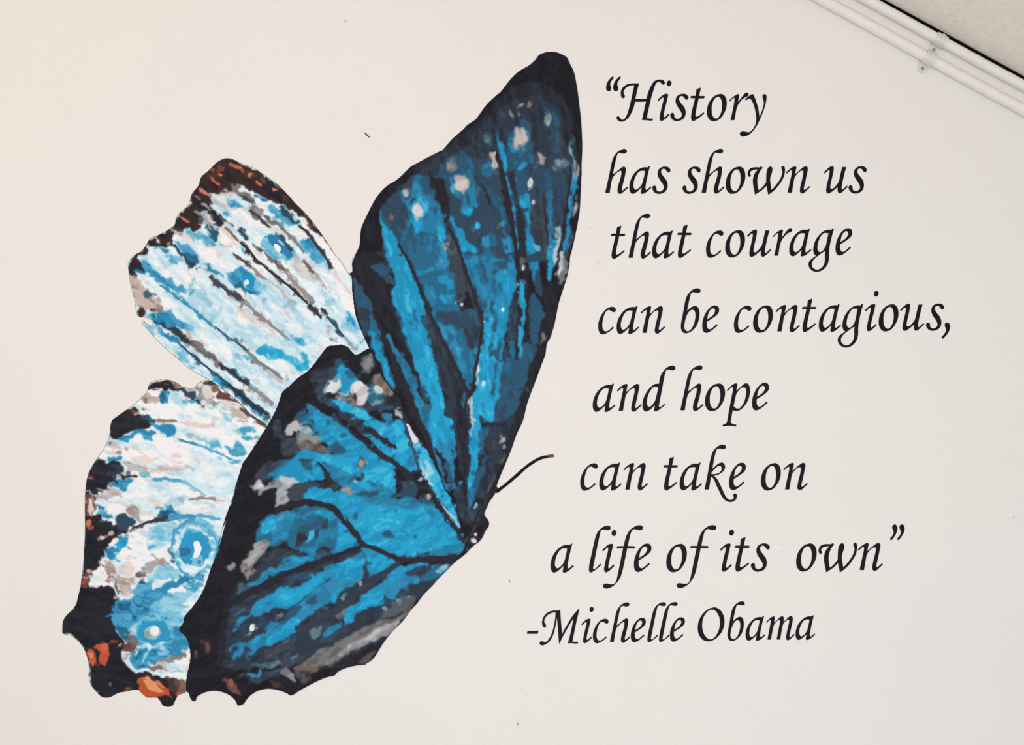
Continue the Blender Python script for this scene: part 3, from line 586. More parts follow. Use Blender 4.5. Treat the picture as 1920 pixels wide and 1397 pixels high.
# print colours: r,g,b kind data.  p polygon, e ellipse cx,cy,rx,ry[,rot], s stroke width pts (all flat ink);
# v a vein and m / o a spot (polygon / ellipse) cut as pieces of their own
INK = {}
INK['fore_right'] = """
A:
44,47,57 p 560,900 760,720 900,560 1100,430 1300,420 1480,520 1600,700 1640,900 1660,1397 0,1397 0,1300 240,1140
47,57,72 p 640,870 800,830 950,640 1050,600 1220,560 1330,600 1480,700 1540,800 1560,1000 1620,1150 1640,1397 0,1397 60,1330 240,1180 330,1120 560,1060
B:
52,72,95 p 420,730 560,560 620,500 800,370 940,400 1050,330 1110,250 1300,170 1500,200 1640,100 1900,100 1900,1397 440,1397 430,1100 400,850
C:
50,66,90 p 780,0 1560,0 1560,400 1520,700 1480,950 1400,1397 780,1397
58,68,82 p 1030,640 1200,560 1250,900 1240,1397 1100,1200 1040,900
A:
46,90,122 p 960,1000 1010,900 1080,860 1120,790 1180,830 1210,920 1200,1010 1240,1080 1220,1180 1240,1240 1200,1280 1140,1240 1050,1397 980,1397 1010,1200 960,1110
48,130,175 p 960,1100 1000,1010 1040,960 1060,1080 1020,1150
85,130,150 p 1030,880 1140,890 1190,1000 1180,1070 1140,1085 1050,1130 1010,1150 1020,1000
190,180,182 m 1040,890 1090,900 1130,895 1150,950 1170,1040 1130,1050 1090,1070 1040,1105 1035,990
150,145,140 p 1050,690 1090,640 1130,650 1110,680 1060,710
150,125,105 e 1180,645,22,40,-10
110,120,125 p 985,700 1020,750 1020,800 990,760
60,85,105 p 1330,680 1400,720 1440,800 1420,870 1370,900 1340,860 1360,780
120,135,140 o 1385,805,40,65,10
160,165,165 o 1385,845,20,30
50,80,110 p 1440,720 1520,850 1500,1050 1480,1180 1440,1100 1400,950 1410,800
55,85,105 p 700,950 780,940 800,1080 720,1060
95,115,125 e 750,1020,30,45
175,170,170 m 780,1150 840,1140 830,1200 860,1310 780,1310 800,1240
40,140,195 p 850,910 880,1000 930,1100 950,1250 945,1360 915,1360 890,1250 875,1120 855,1000
150,140,150 p 1290,1145 1330,1170 1350,1250 1320,1270 1300,1210
90,115,130 p 1440,1260 1500,1210 1580,1240 1590,1290 1520,1320 1450,1340
130,150,155 p 1470,1230 1530,1240 1500,1300
110,165,185 p 1610,1080 1640,1100 1640,1200 1665,1300 1650,1397 1630,1397 1630,1250
60,90,105 p 1640,960 1650,1030 1630,1080 1605,1050
110,110,125 p 1700,1265 1715,1290 1700,1397 1675,1397
45,88,118 p 250,1300 330,1240 420,1180 520,1160 560,1230 620,1350 640,1397 230,1397
95,105,115 p 320,1310 390,1210 430,1270 420,1340 360,1370
140,150,155 e 360,1310,25,30
40,145,200 p 510,1397 540,1330 575,1360 580,1397
60,110,150 p 680,1320 760,1240 800,1290 780,1397 690,1397
40,145,200 p 1045,1330 1130,1250 1160,1250 1150,1300 1090,1340
B:
48,92,128 p 620,1020 700,900 800,980 860,1000 1060,900 1100,1100 1180,1200 1260,1397 760,1397 650,1150
40,148,202 p 400,770 430,800 460,920 500,975 540,960 580,1060 620,1150 660,1250 680,1397 500,1397 470,1250 430,1050
66,180,220 p 450,1060 490,1040 510,1100 545,1150 520,1220 520,1310 490,1270 480,1170
46,88,122 p 395,730 430,760 470,850 530,920 510,980 460,930 430,830
46,120,168 p 610,480 640,560 680,640 720,580 760,480 790,375 850,410 840,500 830,580 900,590 960,570 1000,660 1050,750 1080,860 1090,920 1030,940 940,990 850,990 800,980 740,900 700,880 690,760 660,680
50,90,125 p 840,420 930,410 940,500 970,570 920,590 880,590 830,570
60,165,205 p 700,710 760,690 820,620 880,690 890,760 850,820 760,860 740,800
208,206,210 m 770,700 830,700 850,740 840,810 740,770
42,150,205 p 740,860 830,850 860,880 820,970 790,975 760,920
42,155,208 p 1000,960 1060,910 1100,950 1090,1040 1050,1100 1010,1040
45,100,145 p 790,1100 870,1020 950,980 960,1150 1030,1160 1030,1250 900,1340 850,1340 840,1250 790,1200
44,135,185 p 1030,1110 1080,1080 1110,1180 1120,1397 850,1397 900,1350 1000,1290 1040,1230
62,75,88 p 1100,960 1180,1080 1240,1200 1270,1397 1130,1397 1110,1200
44,42,50 p 930,420 1060,420 1100,560 1130,740 1110,870 1060,780 1020,680 970,540
140,150,150 e 1095,1130,20,35
46,115,160 p 1030,340 1110,400 1150,500 1180,600 1250,660 1260,780 1370,810 1380,700 1420,720 1420,640 1400,560 1390,440 1340,330 1290,370 1230,370 1150,410
70,170,205 p 1150,520 1190,490 1200,550 1230,570 1180,570
185,178,180 m 1180,420 1250,380 1300,410 1350,420 1340,490 1300,540 1290,600 1250,560 1200,530 1190,470
205,198,200 m 1200,450 1250,440 1330,430 1310,500 1250,550 1200,520
42,150,200 p 1290,730 1360,720 1375,800 1340,815 1290,790
60,175,215 e 1410,700,15,20
60,175,215 e 1425,910,20,35
50,70,95 e 1340,660,22,28
50,70,95 e 745,640,22,28
50,80,115 e 995,755,18,25
90,95,95 e 690,540,40,35
150,180,185 e 675,565,28,35,-30
110,90,85 e 515,830,22,40,-10
40,140,195 p 1130,790 1170,820 1210,910 1260,930 1310,1040 1350,1100 1425,1150 1420,1200 1340,1180 1270,1200 1220,1060
45,95,135 p 1300,1220 1420,1210 1500,1180 1470,1090 1550,1000 1580,940 1640,1100 1580,1130 1600,1230 1650,1397 1300,1397
44,135,190 p 1470,1070 1540,1020 1540,1120 1510,1140
44,42,50 p 1480,490 1530,520 1580,700 1550,700 1500,580
45,88,122 p 1500,480 1560,520 1640,600 1700,720 1730,900 1690,880 1650,760 1580,640
40,140,190 e 1695,890,35,50
110,85,80 e 1650,920,15,45
44,42,50 s 55 1600,100 1680,330 1720,560 1760,820 1830,1100 1850,1397
40,145,200 p 1650,40 1700,130 1730,220 1730,350 1700,340 1670,200
42,150,205 p 1720,380 1755,400 1770,600 1800,720 1830,900 1860,1130 1840,1150 1800,900 1770,820 1740,600
80,185,220 e 1735,430,18,35
160,165,165 p 1735,620 1760,680 1760,750 1740,690
44,125,175 p 1700,1080 1750,1010 1790,1110 1800,1180 1730,1200
C:
48,88,122 p 800,200 950,150 980,250 960,420 1000,470 990,560 1020,650 940,700 880,640 840,520 830,350
46,46,54 p 700,230 780,150 820,440 870,700 930,900 960,1100 970,1397 820,1397 860,1280 850,1000 810,780 800,560
42,150,205 p 740,790 790,800 820,1000 865,1270 835,1280 800,1100 760,950
38,140,192 p 870,520 930,570 950,480 990,490 1000,580 1025,650 1020,760 1030,1000 1060,1150 1170,1250 1160,1290 1060,1330 1050,1397 990,1397 965,1200 960,1050 990,950 960,820 940,760 980,690 890,680
110,175,205 p 1070,1220 1110,1200 1170,1250 1150,1290 1090,1290
200,205,205 m 1020,240 1060,290 1060,340 1020,390 975,390 990,300
190,185,188 o 1060,600,25,35,20
45,110,160 p 1210,160 1260,145 1300,250 1330,450 1340,700 1360,900 1350,1000 1350,1150 1360,1250 1340,1397 1270,1397 1260,1150 1280,950 1260,700 1240,450 1220,250
48,90,130 p 1210,160 1260,145 1300,250 1310,420 1270,430 1230,420
45,165,210 p 1280,1200 1330,1200 1340,1397 1270,1397
130,170,185 p 1370,1010 1470,950 1470,1030 1430,1100 1400,1130 1360,1070
180,205,215 p 1380,1130 1440,1090 1420,1250 1400,1397 1340,1397 1370,1280
45,140,180 p 1620,0 1655,0 1650,200 1690,250 1660,380 1640,500 1620,650 1600,850 1590,1000 1560,1100 1530,1290 1475,1280 1500,1150 1540,950 1550,750 1570,560 1600,350 1610,150
115,165,180 p 1620,0 1655,0 1650,280 1615,280
190,200,205 p 1460,1290 1500,1290 1500,1397 1440,1397
36,35,42 p 1720,0 1750,0 1740,500 1720,720 1640,1100 1590,1397 1560,1397 1620,1100 1690,760
70,82,95 p 1600,1000 1640,1000 1600,1200 1540,1397 1500,1397 1560,1150
140,140,150 p 1690,50 1720,50 1715,150 1700,240 1665,230 1680,120
150,158,160 p 1660,590 1690,640 1680,730 1640,820 1625,740
95,100,105 p 1680,490 1705,520 1690,580 1660,560
D:
44,41,48 p 120,0 440,0 440,90 310,110 400,200 490,300 530,370 540,470 570,560 600,700 680,850 740,1000 800,1150 840,1350 790,1340 720,1100 640,950 560,830 470,740 400,640 330,560 280,440 200,310 120,190
50,88,118 p 130,230 200,300 280,450 330,560 300,680 210,720 180,650 150,500 125,380
50,66,88 p 170,560 330,580 300,680 250,850 200,740
50,80,115 p 310,110 480,90 520,200 560,260 560,320 490,290 400,200
45,100,145 p 310,620 340,650 400,720 420,850 460,1080 520,1200 560,1397 480,1340 430,1200 380,1050 320,960 300,850 300,720
42,150,205 p 300,790 350,800 360,900 400,880 410,1000 460,1090 500,1200 540,1350 490,1310 430,1180 370,1060 330,950
46,120,170 p 470,815 510,830 580,960 640,1060 700,1170 770,1290 800,1397 700,1397 640,1240 580,1120 540,1000 490,900
46,95,130 p 570,560 640,700 700,850 760,1000 800,1150 830,1250 800,1250 740,1050 660,850 600,700
40,145,198 p 490,0 680,0 720,110 780,260 830,400 860,520 890,640 840,640 830,680 900,770 920,900 960,1000 1020,1180 1040,1300 1060,1397 860,1397 820,1200 760,1100 720,950 660,800 620,640 570,560 540,470 530,370 570,310 560,200 510,110
42,160,212 p 870,980 930,960 980,1080 1030,1200 1010,1397 870,1397 850,1150
50,165,210 p 640,130 670,120 690,350 650,260
70,185,220 p 670,350 700,350 720,500 740,620 710,600 680,480
45,95,140 p 750,570 775,570 790,680 805,780 780,760 760,680
50,85,125 p 830,660 890,640 900,740 860,720
48,100,145 p 730,0 1120,0 1140,160 1180,240 1200,370 1220,480 1240,580 1290,560 1300,650 1390,620 1440,720 1480,740 1450,900 1400,960 1380,1150 1330,1397 1290,1397 1200,1150 1100,950 1040,800 950,600 880,430 800,250
50,72,100 p 1000,580 1240,580 1300,540 1400,560 1470,700 1480,740 1400,960 1320,920 1280,760 1200,780 1100,730 1000,690 960,620
60,70,82 p 1120,0 1250,0 1300,130 1370,350 1430,500 1450,620 1400,560 1370,460 1320,370 1260,560 1230,520 1200,370 1180,230 1130,160
40,140,190 p 1000,220 1090,210 1160,260 1180,330 1130,340 1120,400 1180,400 1180,450 1100,510 1050,480 1000,410 1100,400 1110,330 1020,270
45,130,180 p 1040,10 1110,0 1130,90 1000,130 880,180 800,200 780,170 900,140 1000,60
46,115,160 p 860,290 960,310 980,370 1010,460 960,520 920,480
45,125,170 p 960,580 990,590 1050,740 1120,730 1200,760 1220,800 1180,830 1120,800 1100,870 1060,860 1020,760
46,130,178 p 1110,960 1170,900 1230,850 1200,930 1280,950 1300,990 1250,1050 1180,1010 1200,1150 1150,1060
45,110,158 p 1240,1050 1340,960 1420,960 1400,1130 1340,1397 1290,1397 1220,1180
54,60,72 p 890,540 940,600 1060,860 1200,1150 1290,1397 1060,1397 1020,1200 960,1000 920,860 900,700
46,58,78 p 1280,770 1380,740 1470,740 1450,800 1410,930 1380,970 1330,930 1330,830
E:
44,120,170 p 220,40 620,20 760,40 800,120 890,150 910,250 880,440 830,540 810,650 800,780 770,900 740,1060 720,1250 700,1397 410,1397 430,1100 470,920 430,800 410,700 370,580 300,380 250,200
45,90,135 p 350,130 440,110 490,200 520,330 470,390 420,300 400,200
48,85,125 p 590,130 650,60 760,60 780,170 720,170 660,180 640,300 600,380 580,250
46,85,125 p 380,580 490,570 530,620 500,690 450,750 420,700
40,140,192 p 650,190 720,170 800,200 870,260 880,420 830,500 800,640 780,780 740,960 720,1100 640,1100 640,800 600,640 700,400 740,340 640,330
46,130,182 e 830,100,55,62
120,200,225 e 838,88,7,9
42,155,208 p 480,880 560,780 600,850 570,1000 540,1160 530,1397 420,1397 440,1150 470,950
50,165,215 p 630,950 655,960 650,1080 620,1230 590,1240 600,1080
50,165,215 p 560,1330 600,1310 620,1340 610,1397 560,1397
48,80,118 p 540,1190 590,1240 650,1230 680,1100 690,1150 670,1250 650,1397 620,1397 600,1300 550,1340 540,1300
46,90,135 p 600,800 630,770 635,900 610,1010 585,1000
45,80,115 p 550,700 590,580 620,570 600,680 560,750
45,80,115 e 680,390,16,30,20
45,80,115 e 515,830,18,35
44,140,190 p 690,1130 730,1080 720,1250 690,1397 660,1397 680,1250
52,66,84 p 830,540 900,420 920,480 930,620 940,800 900,1000 880,1200 860,1397 720,1397 750,1150 780,900 810,700
48,95,140 p 780,1130 870,1120 860,1300 790,1280 800,1200
48,95,140 p 760,1350 850,1280 850,1397 750,1397
50,70,95 p 1050,0 1200,0 1220,250 1250,450 1250,530 1200,530 1120,380 1100,250 1070,100
50,120,165 p 1070,90 1190,80 1200,170 1160,200 1130,360 1110,250
48,82,116 p 1060,560 1130,480 1180,570 1250,650 1250,760 1220,950 1180,1150 1130,1340 1090,1397 880,1397 960,1250 1000,1150 1050,1150 1070,950 1070,750
42,38,46 p 1260,430 1340,350 1460,350 1470,500 1450,600 1400,720 1340,1000 1270,1200 1240,1397 1120,1397 1180,1200 1240,950 1260,700
40,150,200 p 1300,0 1370,0 1400,100 1380,200 1330,330 1300,280 1300,130
180,200,205 p 1370,0 1420,0 1410,80 1370,85
195,205,208 p 1470,0 1530,0 1500,130 1440,280 1420,240 1440,120
115,125,130 p 1530,20 1570,80 1540,250 1480,380 1450,320 1430,290 1450,260 1500,130
110,105,108 p 1250,1010 1275,1020 1240,1160 1210,1160
44,42,50 s 40 910,0 920,250 905,420 890,600
44,42,50 s 45 1010,100 1020,300 1035,520 1040,800 1030,1150
44,42,50 s 26 935,650 905,1000 880,1250 865,1397
40,150,205 p 960,320 990,370 1000,500 1020,640 1010,760 1005,950 980,1100 970,1250 930,1340 900,1330 930,1200 920,1050 950,850 960,680 920,590 930,450
85,92,102 p 940,40 1000,30 1010,110 960,130
185,195,200 o 980,165,18,35
120,140,150 e 915,365,18,25
F:
46,115,165 p 140,0 240,0 320,200 400,380 480,560 480,750 560,950 620,1100 640,1230 730,1290 700,1340 640,1330 590,1200 500,950 430,700 330,450 260,300 190,110
44,150,205 p 330,0 560,0 590,150 610,300 650,420 640,540 710,600 740,750 745,900 740,1100 735,1230 700,1150 660,1050 600,950 560,900 520,860 470,700 440,560 500,480 480,380 420,280
48,95,140 p 430,430 500,430 500,480 480,560 440,570 400,500
60,80,100 p 380,240 430,280 470,380 440,410 400,340
44,130,185 p 560,780 640,860 720,800 740,1000 735,1200 690,1080 620,1000 560,900
48,85,130 p 620,1050 680,1060 700,1130 730,1220 740,1300 700,1250 640,1120
50,58,70 p 560,0 740,0 830,200 890,320 900,500 890,900 870,1250 830,1397 740,1397 750,1290 800,1280 810,1050 750,950 750,750 720,600 650,540 660,400 700,380 620,280 570,130
44,46,55 p 760,300 850,320 880,500 880,900 860,1200 820,1397 830,1200 800,900 760,700 770,500
45,110,158 p 750,0 950,0 930,200 895,320 860,260 800,130
46,100,150 p 820,320 850,350 870,450 865,570 850,530 820,420
48,80,115 p 1230,0 1540,0 1490,220 1420,350 1400,480 1350,560 1250,600 1130,620 1165,560 1170,440 1200,380 1220,150
48,100,140 p 1280,0 1340,0 1330,100 1290,110 1270,60
48,100,140 e 1260,240,22,50
48,55,70 p 1000,570 1100,630 1250,600 1370,550 1340,700 1290,830 1250,950 1170,1150 1080,1397 950,1397 1000,1200 1050,1050 1000,1000 990,850 1090,680 1010,640
42,140,195 p 960,0 1240,0 1220,150 1200,380 1150,340 1100,200 980,270 960,200
42,158,210 p 970,250 1100,200 1150,330 1190,390 1170,450 1165,560 1130,620 1060,600 1010,560 1000,700 990,850 970,1000 930,1150 910,1340 890,1397 890,1200 900,850 910,600 940,400 930,330
48,80,118 p 1160,0 1180,0 1170,200 1150,340 1125,340 1150,180
46,90,135 p 1000,690 1090,680 1050,850 1000,1000 975,950
46,82,115 p 1020,1050 1100,960 1060,1060 1000,1200 960,1350 930,1397 900,1397 950,1200
43,40,48 p 1540,0 1650,0 1500,430 1455,610 1390,750 1330,920 1190,1250 1150,1397 1060,1397 1170,1150 1290,830 1370,560 1410,480 1430,350 1490,230
90,85,90 s 12 1100,1380 1180,1150 1270,960
190,205,210 p 910,360 935,360 930,500 920,650 925,760 905,740 905,560
205,225,230 p 980,10 1005,30 990,120 970,130
120,200,220 p 965,140 995,140 985,230 960,230
230,240,242 o 1045,222,18,22
150,165,175 o 1250,812,20,28,30
120,130,138 o 1262,885,18,28,20
100,140,160 e 1150,762,8,10
60,150,190 e 795,1250,16,24
G:
50,62,82 p 590,580 740,560 740,800 700,1040 650,940 600,760
46,46,54 p 680,430 750,430 750,620 740,880 700,1060 690,860
42,150,205 p 770,0 860,0 870,270 830,450 800,600 770,650 760,500 780,350
48,85,118 p 740,880 740,650 800,590 880,400 940,300 1000,220 960,330 900,480 870,600 830,740 780,830
46,115,165 p 750,650 830,600 810,740 760,830
52,62,82 p 740,880 820,830 900,800 860,920 780,1010 720,1020
78,76,82 s 18 760,1180 850,1000 960,720 1090,400 1180,180
130,165,185 o 843,805,20,35,20
D:
48,46,54 v 30-46 600,-130 690,30 790,250 880,470 930,610 1030,820 1120,1000 1220,1200 1300,1380 1370,1460
48,46,54 v 26-42 1120,-310 1175,-200 1225,-100 1265,30 1320,200 1390,400 1440,560 1482,720
46,44,52 v 30-22 1482,720 1455,900 1430,1050 1400,1200 1370,1390 1330,1460 1290,1640 1285,1900
185,190,195 o 1262,508,20,20
245,245,245 o 1695,560,14,22
120,190,205 o 1490,690,15,15
190,215,220 o 1490,1340,18,22
F:
46,44,52 v 100-24 95,-20 190,180 275,400 350,590 430,750 500,940 560,1110 600,1200
D:
46,44,52 v 26-70 325,575 400,720 440,840 500,960 560,1120 625,1280 680,1400
C:
46,44,52 v 50-60 560,-60 590,60 640,250 690,480 740,760 800,1100 830,1397
46,44,52 v 18-14 1200,480 1230,800 1260,1050 1270,1200
46,44,52 v 26-22 1590,60 1590,300 1540,600 1520,850 1480,1100 1430,1280 1400,1397
"""
